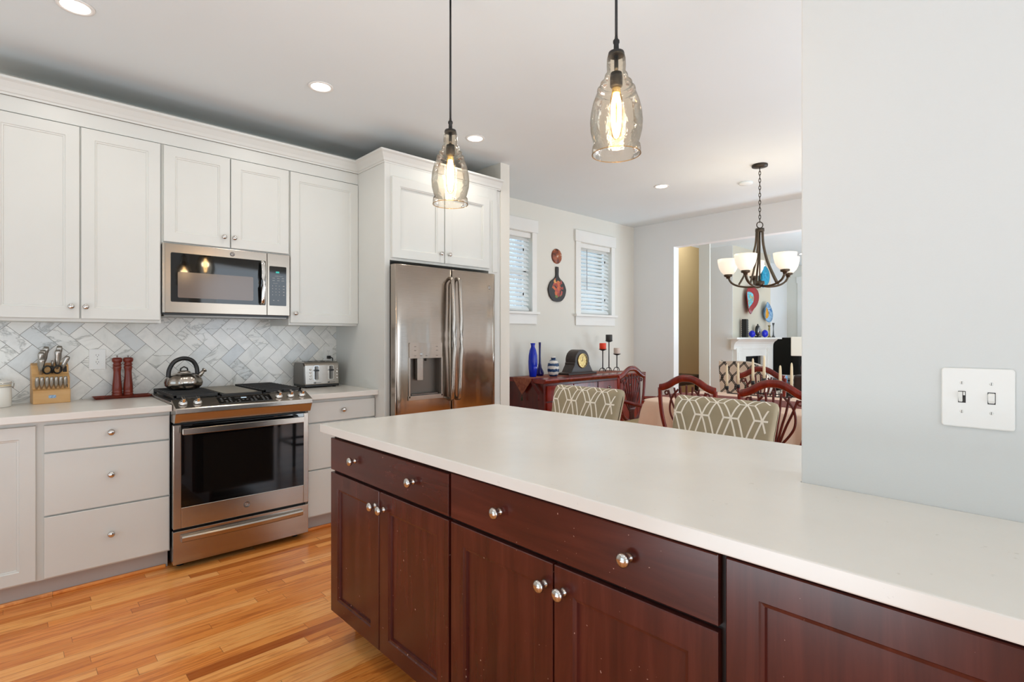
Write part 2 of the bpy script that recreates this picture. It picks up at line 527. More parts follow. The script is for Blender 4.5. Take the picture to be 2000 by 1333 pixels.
def bez(p, n=12):
    """catmull-rom through points"""
    P = [Vector(q) for q in p]; out = []
    for i in range(len(P) - 1):
        a = P[max(i - 1, 0)]; b = P[i]; c = P[i + 1]; d = P[min(i + 2, len(P) - 1)]
        for k in range(n):
            t = k / n
            out.append(.5 * ((2 * b) + (c - a) * t + (2 * a - 5 * b + 4 * c - d) * t * t + (3 * b - a - 3 * c + d) * t ** 3))
    out.append(P[-1]); return out

# face frames: map (a, b, d): a across, b up, d outwards from the face
def FY(Y): return lambda a, b, d: (a, Y - d, b)          # faces -Y (towards the kitchen)
def FX(X): return lambda a, b, d: (X - d, a, b)          # faces -X
def shaker(fn, a0, a1, b0, b1, t=.02, rail=.062, rec=.009, bead=.009):
    m = MB()
    def ring(ins, d): return [fn(a0 + ins, b0 + ins, d), fn(a1 - ins, b0 + ins, d), fn(a1 - ins, b1 - ins, d), fn(a0 + ins, b1 - ins, d)]
    rows = [ring(0, 0), ring(0, t - .002), ring(.002, t), ring(rail, t), ring(rail + .003, t - .004), ring(rail + bead, t - .005), ring(rail + bead + .002, t - rec)]
    b = m.grid(rows, closed_u=True)
    e = b + (len(rows) - 1) * 4
    m.face([e, e + 1, e + 2, e + 3]); m.face([b + 3, b + 2, b + 1, b])
    return m
def slab(fn, a0, a1, b0, b1, t=.02):
    m = MB()
    def ring(ins, d): return [fn(a0 + ins, b0 + ins, d), fn(a1 - ins, b0 + ins, d), fn(a1 - ins, b1 - ins, d), fn(a0 + ins, b1 - ins, d)]
    rows = [ring(0, 0), ring(0, t - .002), ring(.002, t)]
    b = m.grid(rows, closed_u=True); e = b + 8
    m.face([e, e + 1, e + 2, e + 3]); m.face([b + 3, b + 2, b + 1, b]); return m
def fbox(fn, a0, a1, b0, b1, d0, d1, m=None):
    m = m or MB()
    m.prism([(a0, b0), (a1, b0), (a1, b1), (a0, b1)], fn, d0, d1); return m
KNOB = [(.0, 0), (.0105, 0), (.0105, .002), (.0085, .0045), (.0068, .008), (.0068, .012), (.0085, .0155), (.0140, .0180), (.0162, .0218), (.0155, .0262), (.0115, .0300), (.005, .0320), (.0, .0325)]
def knob(parent, fn, a, b, t=.02, s=1.0):
    p = fn(a, b, t - .0005); q = fn(a, b, t + 1)
    ax = 'y-' if abs(q[1] - p[1]) > .5 else 'x-'
    m = MB(); m.lathe([(r * s, h * s) for r, h in KNOB], p, ax, 20, cap=False)
    return make('knob', m, 'nickel', parent)

# ================================================================== dimensions
ZC = 2.757
YW = 4.09            # back wall face
CT = .92             # counter top
XP = 1.906           # refrigerator panel
YU = 3.726
# ================================================================== room shell
def wall_holes(fn, a0, a1, b0, b1, d0, d1, holes):
    """holes: list of (a0,a1,b0,b1) sorted by a"""
    m = MB(); x = a0
    for h in holes:
        if h[0] > x: fbox(fn, x, h[0], b0, b1, d0, d1, m)
        if h[2] > b0: fbox(fn, h[0], h[1], b0, h[2], d0, d1, m)
        if h[3] < b1: fbox(fn, h[0], h[1], h[3], b1, d0, d1, m)
        x = h[1]
    if x < a1: fbox(fn, x, a1, b0, b1, d0, d1, m)
    return m
struct('floor', MB().box(-3.1, -3.3, -.06, 12.0, 5.6, 0), 'oak_floor')
struct('ceiling', MB().box(-3.1, -3.3, ZC, 12.0, 4.29, ZC + .06), 'ceiling_paint')
struct('ceiling_hall', MB().box(6.2, 4.2, 3.75, 11.3, 5.5, 3.8), 'ceiling_paint')
struct('wall_hall_upper', MB().box(6.2, 4.22, ZC + .06, 11.3, 4.29, 3.75), 'tan_wall_paint')
W1 = (3.525, 4.135, 1.57, 2.425); W2 = (4.957, 5.566, 1.57, 2.425)
struct('wall_back', wall_holes(FY(YW), -3.1, 6.20, 0, ZC, -.14, 0, [W1, W2]), 'wall_paint')
struct('wall_wing', MB().box(3.0, 3.33, 0, 3.103, YW, ZC), 'wall_paint')
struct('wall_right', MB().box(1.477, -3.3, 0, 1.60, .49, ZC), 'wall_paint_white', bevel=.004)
struct('wall_left', wall_holes(FX(-3.0), -3.3, YW, 0, ZC, 0, .1, [(0.0, 2.6, .5, 2.4)]), 'wall_paint')
struct('wall_front', wall_holes(lambda a, b, d: (a, -3.2 - d, b), -3.1, 12, 0, ZC, 0, .1, [(-2.2, .8, .4, 2.5), (2.7, 5.7, .35, 2.55), (7.2, 10.8, .35, 2.55)]), 'wall_paint')
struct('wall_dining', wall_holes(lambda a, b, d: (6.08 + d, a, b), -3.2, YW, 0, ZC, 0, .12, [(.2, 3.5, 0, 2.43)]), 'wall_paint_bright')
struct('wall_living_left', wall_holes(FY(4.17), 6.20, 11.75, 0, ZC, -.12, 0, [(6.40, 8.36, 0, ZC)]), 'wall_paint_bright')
struct('wall_hall', MB().box(6.2, 5.35, 0, 11.2, 5.45, 3.75), 'tan_wall_paint')
struct('wall_hall_side', MB().box(6.3, 4.29, 0, 6.4, 5.35, 3.75), 'tan_wall_paint')
struct('wall_hall_end', MB().box(11.1, 4.29, 0, 11.2, 5.35, 3.75), 'tan_wall_paint')
struct('wall_column', MB().box(7.20, 3.585, 0, 7.225, 3.745, ZC), 'wall_paint')
struct('wall_chimney', wall_holes(FY(3.78), 8.37, 9.87, 0, ZC, -.39, 0, [(8.78, 9.46, .12, .98)]), 'chimney_dim_paint')
struct('wall_chimney_lit_side', MB().box(8.362, 3.782, 0, 8.3695, 4.169, ZC), 'wall_paint_bright')  # paler skin: the stronger light on this side is put into its colour
struct('wall_living_end', wall_holes(lambda a, b, d: (11.75 + d, a, b), -3.2, 4.17, 0, ZC, 0, .12, [(2.95, 3.86, .75, 2.40)]), 'wall_paint')

# crown moulding on the cabinets (mitred run)
def crown():
    prof = [(0, 0), (.004, 0), (.006, .010), (.012, .014), (.020, .030), (.038, .058), (.050, .068), (.052, .080), (0, .080)]
    z0 = 2.515
    path = [(-1.6, 3.708, 0, -1), (XP - .0, 3.708, -1, -1), (XP - .0, 3.326, -1, -1), (2.99, 3.326, 0, -1)]
    m = MB(); rows = []
    for x, y, sx, sy in path:
        rows.append([(x + sx * p, y + sy * p, z0 + q) for p, q in prof])
    b = m.grid(rows, closed_u=True)
    m.face(list(range(b, b + len(prof)))); m.face(list(range(b + 3 * len(prof), b + 4 * len(prof))))
    # flat cover board behind the moulding
    return m
o = struct('trim_1', crown(), 'cabinet_white', 'white crown moulding running along the tops of the wall cabinets')

struct('trim_3', MB().box(-1.6, YU - .0125, 2.436, XP - .001, YU - .0005, 2.514), 'cabinet_white', 'white frieze board under the crown moulding')
# shoe moulding along the toe kicks
m = MB().box(-1.6, 3.512, 0, .64, 3.53, .018).box(1.416, 3.512, 0, XP, 3.53, .018)
struct('trim_2', m, 'oak_floor', 'oak shoe moulding at the foot of the white cabinets', bevel=.005)
# baseboards
struct('baseboard_dining', MB().box(3.103, 4.072, 0, 6.08, YW, .13), 'trim_white')
struct('baseboard_right', MB().box(6.062, -3.2, 0, 6.08, .2, .13).box(6.062, 3.5, 0, 6.08, YW, .13), 'trim_white')

# ------------------------------------------------------------------ windows of the dining room
def window(n, w):
    x0, x1, z0, z1 = w
    m = MB(); Y = YW
    m.box(x0 - .09, Y - .018, z0, x0, Y, z1 + .005).box(x1, Y - .018, z0, x1 + .07, Y, z1 + .005)
    m.box(x0 - .105, Y - .026, z1 + .005, x1 + .085, Y, z1 + .14)
    m.box(x0 - .115, Y - .045, z0 - .028, x1 + .095, Y + .06, z0)
    m.box(x0 - .09, Y - .018, z0 - .135, x1 + .07, Y, z0 - .028)
    o = struct('window_%d' % n, m, 'trim_white', bevel=.002)
    fr = MB(); yy = Y + .085
    for a in ((x0, z0, x0 + .035, z1), (x1 - .035, z0, x1, z1), (x0, z0, x1, z0 + .04), (x0, z1 - .04, x1, z1), (x0, (z0 + z1) / 2 - .02, x1, (z0 + z1) / 2 + .02)):
        fr.box(a[0], yy, a[1], a[2], yy + .03, a[3])
    make('window_frame', fr, 'trim_white', o)
    make('pane', MB().box(x0 + .03, yy + .012, z0 + .03, x1 - .03, yy + .016, z1 - .03), 'window_glass', o)
    return o
window(1, W1); window(2, W2)
def blind(w, label, wand):
    x0, x1, z0, z1 = w
    t = thing('window_blind', label, 'blind', ((x0 + x1) / 2, YW + .04, z1), 0, 'slatted blinds in the dining windows')
    make('headrail', MB().box(x0 + .004, YW + .005, z1 - .055, x1 - .004, YW + .065, z1 - .002), 'trim_white', t)
    s = MB(); n = 17; top = z1 - .075; bot = z0 + .04
    for i in range(n):
        z = top + (bot - top) * i / (n - 1)
        a = math.radians(48); d = .0245
        dy, dz = d * math.cos(a), d * math.sin(a)
        s.prism([(YW + .035 - dy, z - dz), (YW + .035 + dy, z + dz), (YW + .035 + dy, z + dz + .003), (YW + .035 - dy, z - dz + .003)], lambda p, q, d_: (d_, p, q), x0 + .012, x1 - .018)
    make('slats', s, 'blind_slat', t)
    make('bottom_rail', MB().box(x0 + .012, YW + .02, z0 + .008, x1 - .018, YW + .05, z0 + .026), 'blind_slat', t)
    c = MB()
    for xx in (x0 + .12, x1 - .13): c.box(xx, YW + .008, z0 + .02, xx + .0015, YW + .0095, z1 - .05)
    make('cord', c, 'blind_slat', t)
    if wand:
        make('wand', MB().tube([(x0 + .13, YW - .002, z1 - .07), (x0 + .13, YW - .004, z1 - .56)], .004, 8), 'print_grey', t)
    for zz in (z1 - .21, z0 + .17): make('cord_pull', MB().lathe([(.0, 0), (.006, .004), (.007, .028), (0, .032)], (x1 - .12, YW + .002, zz), 'z', 10), 'bronze_dark', t)
blind(W1, 'white slatted blind in the window beside the wing wall, partly cut off', False)
blind(W2, 'white slatted blind with a long tilt wand, in the window near the room corner', True)

# living room end window
m = MB()
for a in ((2.85, .66, 2.95, 2.40), (3.86, .66, 3.96, 2.40), (2.83, 2.40, 3.98, 2.53), (2.83, .62, 3.98, .75)): m.box(11.728, a[0], a[1], 11.75, a[2], a[3])
o = struct('window_3', m, 'trim_white')
m = MB()
for i in range(9):
    z = .8 + i * .19
    m.box(11.80, 2.95, z, 11.806, 3.86, z + .022)
for i in range(5): m.box(11.80, 2.95 + i * .215, .75, 11.806, 2.975 + i * .215, 2.4)
make('window_frame', m, 'trim_white', o)

# ------------------------------------------------------------------ backsplash: herringbone marble
def backsplash():
    w = .0762; g = .0011; rects = [(-1.6, XP, CT, 1.46)]
    x0, x1, z0, z1 = rects[0]
    O = (.042, 1.304); k = w / math.sqrt(2)
    me_v = []; me_f = []; col = []
    def P(a, b): return (O[0] + (a + b) * k, O[1] + (-a + b) * k)
    def clip(poly):
        for ax, lim, sgn in ((0, x0, 1), (0, x1, -1), (1, z0, 1), (1, z1, -1)):
            out = []
            for i in range(len(poly)):
                p, q = poly[i], poly[(i + 1) % len(poly)]
                dp, dq = (p[ax] - lim) * sgn, (q[ax] - lim) * sgn
                if dp >= 0: out.append(p)
                if (dp >= 0) != (dq >= 0):
                    t = dp / (dp - dq); out.append((p[0] + (q[0] - p[0]) * t, p[1] + (q[1] - p[1]) * t))
            poly = out
            if len(poly) < 3: return []
        return poly
    e = g / w
    m = MB()
    for i in range(-60, 61):
        for j in range(-14, 15):
            ca, cb = i + 2 * j, i - 2 * j
            c = P(ca, cb)
            if not (x0 - .3 < c[0] < x1 + .3 and z0 - .3 < c[1] < z1 + .3): continue
            for (a0, b0, a1, b1) in ((0, 0, 2, 1), (2, -1, 3, 1)):
                q = [P(ca + a0 + e, cb + b0 + e), P(ca + a1 - e, cb + b0 + e), P(ca + a1 - e, cb + b1 - e), P(ca + a0 + e, cb + b1 - e)]
                q = clip(q)
                if not q: continue
                nb = len(m.f); m.prism(q, FY(YW), .003, .0095)
                rc = (random.random(), random.random(), random.random())
                col += [rc] * (len(m.f) - nb)
    o = make('wall_backsplash', m, ['marble_tile'])
    at = o.data.attributes.new('tile', 'FLOAT_VECTOR', 'FACE')
    for i, c in enumerate(col): at.data[i].vector = c
    o['kind'] = 'structure'; o['label'] = 'pale grey marble herringbone backsplash behind the range'
    make('grout', MB().box(x0, YW - .0078, z0, x1, YW - .0005, z1), 'grout', o)
backsplash()

# ================================================================== white base cabinets
YD = 3.47        # back of the door/drawer fronts
def base_drawers(x0, x1, fx0, fx1, label):
    t = thing('base_cabinet', label, 'cabinet', ((x0 + x1) / 2, 3.77, 0), 0, 'white base cabinets along the range wall')
    make('carcass', MB().box(x0, YD, .105, x1, 4.07, .884), 'cabinet_white', t)
    make('toe_kick', MB().box(x0, 3.53, 0, x1, 3.56, .105), 'toe_grey', t)
    f = FY(YD)
    for b0, b1 in ((.730, .860), (.420, .722), (.115, .412)):
        d = make('drawer', slab(f, fx0, fx1, b0, b1), 'cabinet_white', t)
        knob(d, f, (fx0 + fx1) / 2, b0 + (b1 - b0) * .53)
    return t
base_drawers(.106, .6505, .123, .645, 'white three-drawer base cabinet left of the range')
base_drawers(1.4105, 1.905, 1.418, 1.901, 'white three-drawer base cabinet right of the range, under the toaster')
t = thing('base_cabinet', 'white base cabinet with a panelled door at the far left edge', 'cabinet', (-.15, 3.77, 0), 0, 'white base cabinets along the range wall')
make('carcass', MB().box(-.40, YD, .105, .106, 4.07, .884), 'cabinet_white', t)
make('toe_kick', MB().box(-1.6, 3.53, 0, .106, 3.56, .105), 'toe_grey', t)
make('door', shaker(FY(YD), -.37, .093, .115, .862, rail=.058), 'cabinet_white', t)
o = make('worktop', MB().box(-1.6, 3.405, .885, .650, YW - .0005, CT), 'quartz', bevel=.003)
tag(o, 'pale quartz worktop left of the range, under the knife block', 'worktop')
o = make('worktop', MB().box(1.408, 3.405, .885, XP - .0005, YW - .0005, CT), 'quartz', bevel=.003)
tag(o, 'short pale quartz worktop right of the range, under the toaster', 'worktop')

# ================================================================== white wall cabinets
YU = 3.726
def wall_cabinet(x0, x1, z0, doors, label, knobs):
    t = thing('wall_cabinet', label, 'cabinet', ((x0 + x1) / 2, 3.9, z0), 0, 'white wall cabinets')
    m = MB().box(x0, YU, z0 - .012, x1, YW - .010, 2.515)
    make('carcass', m, 'cabinet_white', t)
    make('top_board', MB().box(x0, YU - .01, 2.5152, x1, YW - .002, 2.522), 'particle_board', t)  # unseen brown board added to darken the ceiling above the cabinets
    f = FY(YU)
    for (a0, a1, k) in doors:
        d = make('door', shaker(f, a0, a1, z0 + .004, 2.430, rail=.058), 'cabinet_white', t)
        if k: knob(d, f, k, z0 + .068, s=.92)
    return t
wall_cabinet(-.11, .6535, 1.388, [(-.09, .2765, .24), (.2835, .6465, .302)], 'white two-door wall cabinet above the knife block and pepper mills', None)
wall_cabinet(.6545, 1.3965, 1.856, [(.664, 1.0235, .986), (1.0295, 1.391, 1.046)], 'short white two-door wall cabinet above the microwave', None)
wall_cabinet(1.3975, 1.905, 1.388, [(1.404, 1.9035, 1.434)], 'tall white single-door wall cabinet above the toaster', None)
wall_cabinet(-.87, -.112, 1.388, [(-.86, -.49, 0), (-.484, -.117, 0)], 'white wall cabinet cut off beyond the left edge', None) if False else None

# ================================================================== refrigerator surround and cabinet
t = thing('refrigerator_cabinet', 'white tall cabinet surround with two doors above the refrigerator', 'cabinet', (2.42, 3.7, 0))
make('side_panel', MB().box(XP, 3.324, 0, 1.948, YW - .001, 2.515), 'cabinet_white', t, bevel=.0015)
make('side_panel', MB().box(2.862, 3.324, 0, 2.955, YW - .001, 2.515).box(2.955, 3.335, 0, 2.999, 3.36, 2.515), 'cabinet_white', t, bevel=.0015)
make('carcass', MB().box(1.948, 3.324, 1.836, 2.862, YW - .001, 2.515), 'cabinet_white', t)
make('top_board', MB().box(XP, 3.326, 2.5152, 2.999, YW - .002, 2.522), 'particle_board', t)  # likewise added out of sight to keep the ceiling here darker
m = MB().box(2.90, 3.318, 1.83, 2.955, 3.324, 2.42); make('filler_strip', m, 'cabinet_white', t)
f = FY(3.324)
d = make('door', shaker(f, 1.956, 2.403, 1.853, 2.425, rail=.062, rec=.014), 'cabinet_white', t); knob(d, f, 2.368, 1.922, s=.95)
d = make('door', shaker(f, 2.411, 2.856, 1.853, 2.425, rail=.062, rec=.014), 'cabinet_white', t); knob(d, f, 2.446, 1.922, s=.95)

# emblem on an appliance: a ring with two script loops
def emblem(parent, fn, a, b, r, d):
    m = MB()
    p = fn(a, b, d); ax = 'y-'
    m.lathe([(0, 0), (r, 0), (r, .0015), (r * .93, .0022), (r * .86, .0015), (0, .0012)], p, ax, 28, cap=False)
    e = make('emblem', m, 'steel_dark', parent)
    s = MB()
    def loop(cx, cy, rx, ry, a0, a1, n=14): return [fn(a + (cx + rx * math.cos(a0 + (a1 - a0) * i / n)) * r, b + (cy + ry * math.sin(a0 + (a1 - a0) * i / n)) * r, d + .0022) for i in range(n + 1)]
    s.tube(loop(-.22, .05, .30, .42, .6, 5.6), r * .06, 6)
    s.tube(loop(-.10, -.25, .18, .22, 1.4, 6.2), r * .05, 6)
    s.tube(loop(.30, .22, .22, .2, .3, 4.4), r * .06, 6)
    s.tube(loop(.30, -.18, .25, .22, 1.9, 6.0), r * .06, 6)
    make('monogram', s, 'chrome', e)

# ================================================================== refrigerator
t = thing('refrigerator', 'stainless steel french-door refrigerator with a water dispenser in the left door', 'refrigerator', (2.40, 3.65, 0))
make('body', MB().box(1.957, 3.30, .03, 2.843, 4.04, 1.775), 'steel_dark', t, bevel=.004)
f = FY(3.292)
zb = .73
def curved_door(a0, a1, b0, b1, hole=None):
    """front gently crowned; hole=(a0,a1,b0,b1) opening"""
    m = MB(); m.smooth = False
    xs = [a0, a0 + .006, a0 + .02] + [a0 + (a1 - a0) * i / 10 for i in range(1, 10)] + [a1 - .02, a1 - .006, a1]
    zs = [b0, b0 + .006, b1 - .006, b1]
    if hole:
        xs = sorted(set([round(x, 5) for x in xs] + [hole[0], hole[1]])); zs = sorted(zs + [hole[2], hole[3]])
    def dep(x):
        e = min(x - a0, a1 - x)
        u = (x - a0) / (a1 - a0)
        base = .066 + .007 * math.sin(PI * u)
        if e < .02: base -= .008 * (1 - e / .02) ** 2
        return base
    V = {}
    for i, x in enumerate(xs):
        for j, z in enumerate(zs):
            dd = dep(x) - (.004 if j in (0, len(zs) - 1) else 0)
            V[i, j] = len(m.v); m.v.append(f(x, z, dd))
    m.smooth = True
    for i in range(len(xs) - 1):
        for j in range(len(zs) - 1):
            if hole and hole[0] - 1e-6 <= xs[i] and xs[i+1] <= hole[1] + 1e-6 and hole[2] - 1e-6 <= zs[j] and zs[j+1] <= hole[3] + 1e-6: continue
            m.face([V[i, j], V[i+1, j], V[i+1, j+1], V[i, j+1]])
    m.smooth = False
    # sides
    nx, nz = len(xs), len(zs)
    for j in range(nz - 1):
        for i in (0, nx - 1):
            b = len(m.v); m.v += [f(xs[i], zs[j], 0), f(xs[i], zs[j+1], 0)]
            m.face([V[i, j], V[i, j+1], b + 1, b])
    for i in range(nx - 1):
        for j in (0, nz - 1):
            b = len(m.v); m.v += [f(xs[i], zs[j], 0), f(xs[i+1], zs[j], 0)]
            m.face([V[i, j], V[i+1, j], b + 1, b])
    if not hole: fbox(f, a0, a1, b0, b1, 0, .001, m)
    return m
DH = (2.046, 2.312, .872, 1.236)
dl = make('door', curved_door(1.935, 2.417, zb, 1.80, DH), 'steel_fridge', t)
dr = make('door', curved_door(2.4235, 2.850, zb, 1.80), 'steel_fridge', t)
fz = make('freezer_drawer', curved_door(1.935, 2.850, .06, zb - .008), 'steel_fridge', t)
make('handle', MB().tube([f(2.02, .66, .07), f(2.03, .66, .12), f(2.76, .66, .12), f(2.77, .66, .07)], .012, 12), 'steel', fz)
def bow(a):
    pts = [f(a, .83, .066), f(a, .835, .105)] + [f(a, .845 + .87 * i / 12, .112 + .022 * math.sin(PI * i / 12)) for i in range(13)] + [f(a, 1.725, .105), f(a, 1.73, .066)]
    return MB().tube(pts, [.013, .014] + [.0155] * 13 + [.014, .013], 14, flat=(1.0, 1.0))
make('handle', bow(2.386), 'steel', dl); make('handle', bow(2.452), 'steel', dr)
# dispenser
disp = make('dispenser', MB().prism(rrect(2.040, 1.142, 2.318, 1.252, .006), f, .04, .079), 'steel_fridge', t)
m = MB()
fbox(f, 2.046, 2.312, .872, 1.142, .004, .008, m)
for a in ((2.046, 2.052, .872, 1.142), (2.306, 2.312, .872, 1.142)): fbox(f, *a, .004, .068, m)
fbox(f, 2.046, 2.312, .872, .878, .004, .068, m)
make('dispenser_recess', m, 'recess_grey', t)
m = MB()
for a in ((2.034, 2.048, .862, 1.15), (2.310, 2.324, .862, 1.15), (2.030, 2.328, .845, .878)): fbox(f, *a, .06, .078, m)
make('dispenser_frame', m, 'steel', t, bevel=.002)
make('drip_tray', MB().prism(rrect(2.06, .0, 2.30, .05, .015), lambda a, b, d: f(a, .88 + d, .015 + b), 0, .008), 'steel_dark', t)
make('spout', MB().prism(rrect(2.118, .985, 2.166, 1.14, .004), f, .03, .055), 'steel', t)
make('nozzle', MB().lathe([(0, 0), (.009, 0), (.009, .022), (0, .022)], f(2.19, 1.122, .05), 'z', 12), 'black_plastic', t)
m = MB()
for a, b in ((2.085, 1.225), (2.27, 1.225), (2.085, 1.197), (2.27, 1.197), (2.085, 1.160), (2.135, 1.160), (2.18, 1.160), (2.27, 1.160)): fbox(f, a - .008, a + .008, b - .0012, b + .0012, .079, .0795, m)
make('key_marks', m, 'slot_dark', disp)
make('indicator', fbox(f, 2.125, 2.145, 1.171, 1.174, .079, .0796), 'display_white', disp)
emblem(t, f, 2.782, 1.687, .016, .068)
make('hinge_cover', MB().box(1.958, 3.295, 1.775, 2.03, 3.40, 1.797), 'bronze_dark', t, bevel=.004)
make('hinge_cover', MB().box(2.76, 3.295, 1.775, 2.84, 3.40, 1.797), 'bronze_dark', t, bevel=.004)
make('niche_gap_shade', MB().box(1.949, 3.62, 1.776, 2.861, 3.64, 1.835), 'gap_shade_black', t)  # black sheet standing in for shade in the gap above the refrigerator

# ================================================================== microwave
t = thing('microwave', 'stainless steel over-the-range microwave with a black window', 'microwave', (1.02, 3.9, 1.43))
f = FY(3.706)
make('body', MB().box(.657, 3.722, 1.428, 1.3955, YW - .011, 1.851), 'black_plastic', t)
make('side_trim', fbox(f, .656, .668, 1.438, 1.850, -.014, .004), 'steel', t)
dm = MB().prism([(.668, 1.438), (1.2465, 1.438), (1.2465, 1.850), (.668, 1.850)], f, -.014, .006)
dd = make('door', dm, 'steel_micro', t, bevel=.002)
win = make('window', MB().prism(rrect(.698, 1.503, 1.238, 1.797, .008), f, .004, .0085), 'black_glass', dd)
make('window_screen', MB().prism(rrect(.734, 1.529, 1.160, 1.684, .008), f, .0084, .0088), 'mesh_screen', win)
make('control_panel', fbox(f, 1.2485, 1.3955, 1.438, 1.850, -.014, .006), 'steel_micro', t, bevel=.002)
cp = make('keypad', MB().prism(rrect(1.262, 1.503, 1.372, 1.767, .005), f, .004, .008), 'black_glass', t)
make('display', fbox(f, 1.303, 1.325, 1.722, 1.733, .008, .0084), 'display_teal', cp)
m = MB()
fbox(f, 1.297, 1.347, 1.701, 1.7025, .008, .0083, m)
for r in range(2):
    for c in range(3): fbox(f, 1.281 + c * .030, 1.297 + c * .030, 1.686 - r * .016, 1.689 - r * .016, .008, .0083, m)
fbox(f, 1.285, 1.315, 1.652, 1.6535, .008, .0083, m)
for r in range(4):
    for c in range(4): fbox(f, 1.279 + c * .022 + (c == 3) * .004, 1.284 + c * .022 + (c == 3) * .010, 1.634 - r * .020, 1.638 - r * .020, .008, .0083, m)
for c in range(2): fbox(f, 1.284 + c * .03, 1.293 + c * .03, 1.536, 1.540, .008, .0083, m)
make('key_marks', m, 'print_grey', cp)
pts = [f(1.213, 1.512, .006), f(1.213, 1.514, .030)] + [f(1.213, 1.52 + .26 * i / 8, .034 + .012 * math.sin(PI * i / 8)) for i in range(9)] + [f(1.213, 1.786, .030), f(1.213, 1.788, .006)]
make('handle', MB().tube(pts, .0135, 12, flat=(.7, 1)), 'chrome', dd)
emblem(dd, f, 1.035, 1.820, .014, .006)
make('grease_filter', MB().box(.67, 3.73, 1.418, 1.385, 4.04, 1.428), 'steel_dark', t)
make('vent_strip', MB().box(.662, 3.712, 1.425, 1.392, 3.73, 1.4375), 'black_plastic', t)

# ================================================================== range
t = thing('gas_range', 'stainless steel slide-in gas range with five front knobs', 'stove', (1.02, 3.7, 0))
RX0, RX1 = .655, 1.400
make('body', MB().box(RX0 + .006, 3.43, .03, RX1 - .006, 4.05, .90), 'black_plastic', t)
for x in (RX0 + .05, RX1 - .05):
    for y in (3.50, 3.95): make('foot', MB().lathe([(0, 0), (.018, 0), (.018, .012), (.008, .014), (.008, .032), (0, .032)], (x, y, .0), 'z', 14), 'rubber_black', t)
f = FY(3.43)
# oven door: frame with opening for the glass
m = MB()
z0, z1 = .236, .808
gx0, gx1, gz0, gz1 = .690, 1.368, .350, .790
m.add(wall_holes(f, RX0 - .003, RX1 - .001, z0, z1, .0, .036, [(gx0, gx1, gz0, z1)]))
od = make('oven_door', m, 'steel', t, bevel=.003)
make('door_glass', MB().prism([(gx0, gz0), (gx1, gz0), (gx1, z1 - .002), (gx0, z1 - .002)], f, .004, .0335), 'black_glass', od)
make('oven_window', MB().prism(rrect(.80, .40, 1.29, .735, .01), f, .0334, .0338), 'oven_window', od)
hm = MB(); hm.prism(rrect(.686, .758, 1.352, .792, .006), f, .078, .092)
fbox(f, .70, .73, .762, .788, .034, .08, hm); fbox(f, 1.31, 1.34, .762, .788, .034, .08, hm)
make('handle', hm, 'steel', od, bevel=.002)
emblem(od, f, 1.028, .298, .018, .036)
# drawer with its long lip handle
m = MB(); fbox(f, RX0 - .003, RX1 - .001, .040, .222, 0, .034, m)
wd_ = make('warming_drawer', m, 'steel', t, bevel=.003)
hm = MB(); n_ = 16; rows = []
for i in range(n_ + 1):
    u = i / n_; x = .690 + (1.355 - .690) * u; bow_ = .012 * math.sin(PI * u)
    rows.append([f(x, .200, .034), f(x, .196, .058 + bow_), f(x, .188, .062 + bow_), f(x, .168 - .0, .060 + bow_), f(x, .162, .052 + bow_), f(x, .160, .034)])
b = hm.grid(rows, closed_u=True); hm.face(list(range(b, b + 6))); hm.face(list(range(b + n_ * 6, b + n_ * 6 + 6)))
make('handle', hm, 'steel', wd_)
# control console: sloping top with a front lip and an undercut band
prof = [(3.455, .925), (3.44, .944), (3.335, .905), (3.330, .900), (3.330, .876), (3.337, .873), (3.362, .824), (3.375, .820), (3.455, .820)]
con = make('control_console', MB().prism([(y, z) for y, z in prof], lambda a, b, d: (d, a, b), RX0 - .003, RX1 - .001), 'steel', t, bevel=.0015)
sl = (.944 - .905) / (3.44 - 3.335)
def top(x, y, d=0):
    z = .905 + (y - 3.335) * sl
    nrm = Vector((0, -sl, 1)).normalized()
    return (x + 0, y + nrm.y * d, z + nrm.z * d)
m = MB(); q = rrect(.873, 3.357, 1.166, 3.428, .003); m.prism(q, lambda a, b, d: top(a, b, d), -.001, .0015)
tp = make('touch_panel', m, 'black_glass', t)
make('display', MB().prism([(.965, 3.398), (1.055, 3.398), (1.055, 3.419), (.965, 3.419)], lambda a, b, d: top(a, b, d), .0014, .0018), 'black_plastic', tp)
m = MB().prism([(1.0, 3.402), (1.03, 3.402), (1.03, 3.414), (1.0, 3.414)], lambda a, b, d: top(a, b, d), .0017, .0021)
make('clock_digits', m, 'display_white', tp)
m = MB()
random.seed(3)
for r in range(4):
    for c in range(12):
        x = .888 + c * .0225; y = 3.366 + r * .0155
        if .955 < x < 1.062 and r > 1: continue
        if random.random() < .25: continue
        m.prism([(x, y), (x + .011, y), (x + .011, y + .0025), (x, y + .0025)], lambda a, b, d: top(a, b, d), .0014, .0018)
make('key_marks', m, 'print_grey', tp)
def rknob(x, y):
    m = MB(); c = top(x, y, .001)
    m.lathe([(0, 0), (.0215, 0), (.0225, .003), (.0225, .006), (.019, .012), (.0165, .014), (.0165, .0165), (0, .0168)], (0, 0, 0), 'z', 28, cap=False)
    m2 = MB(); m2.box(-.0065, -.017, .014, .0065, .017, .036); m2.smooth = False
    m.add(m2)
    R = Matrix.Translation(c) @ Matrix.Rotation(math.atan(sl), 4, 'X')
    mm = MB().add(m, lambda p: tuple(R @ Vector(p)))
    make('burner_knob', mm, 'chrome', t, bevel=.0025)
for x in (.697, .768, 1.211, 1.282, 1.352): rknob(x, 3.385)
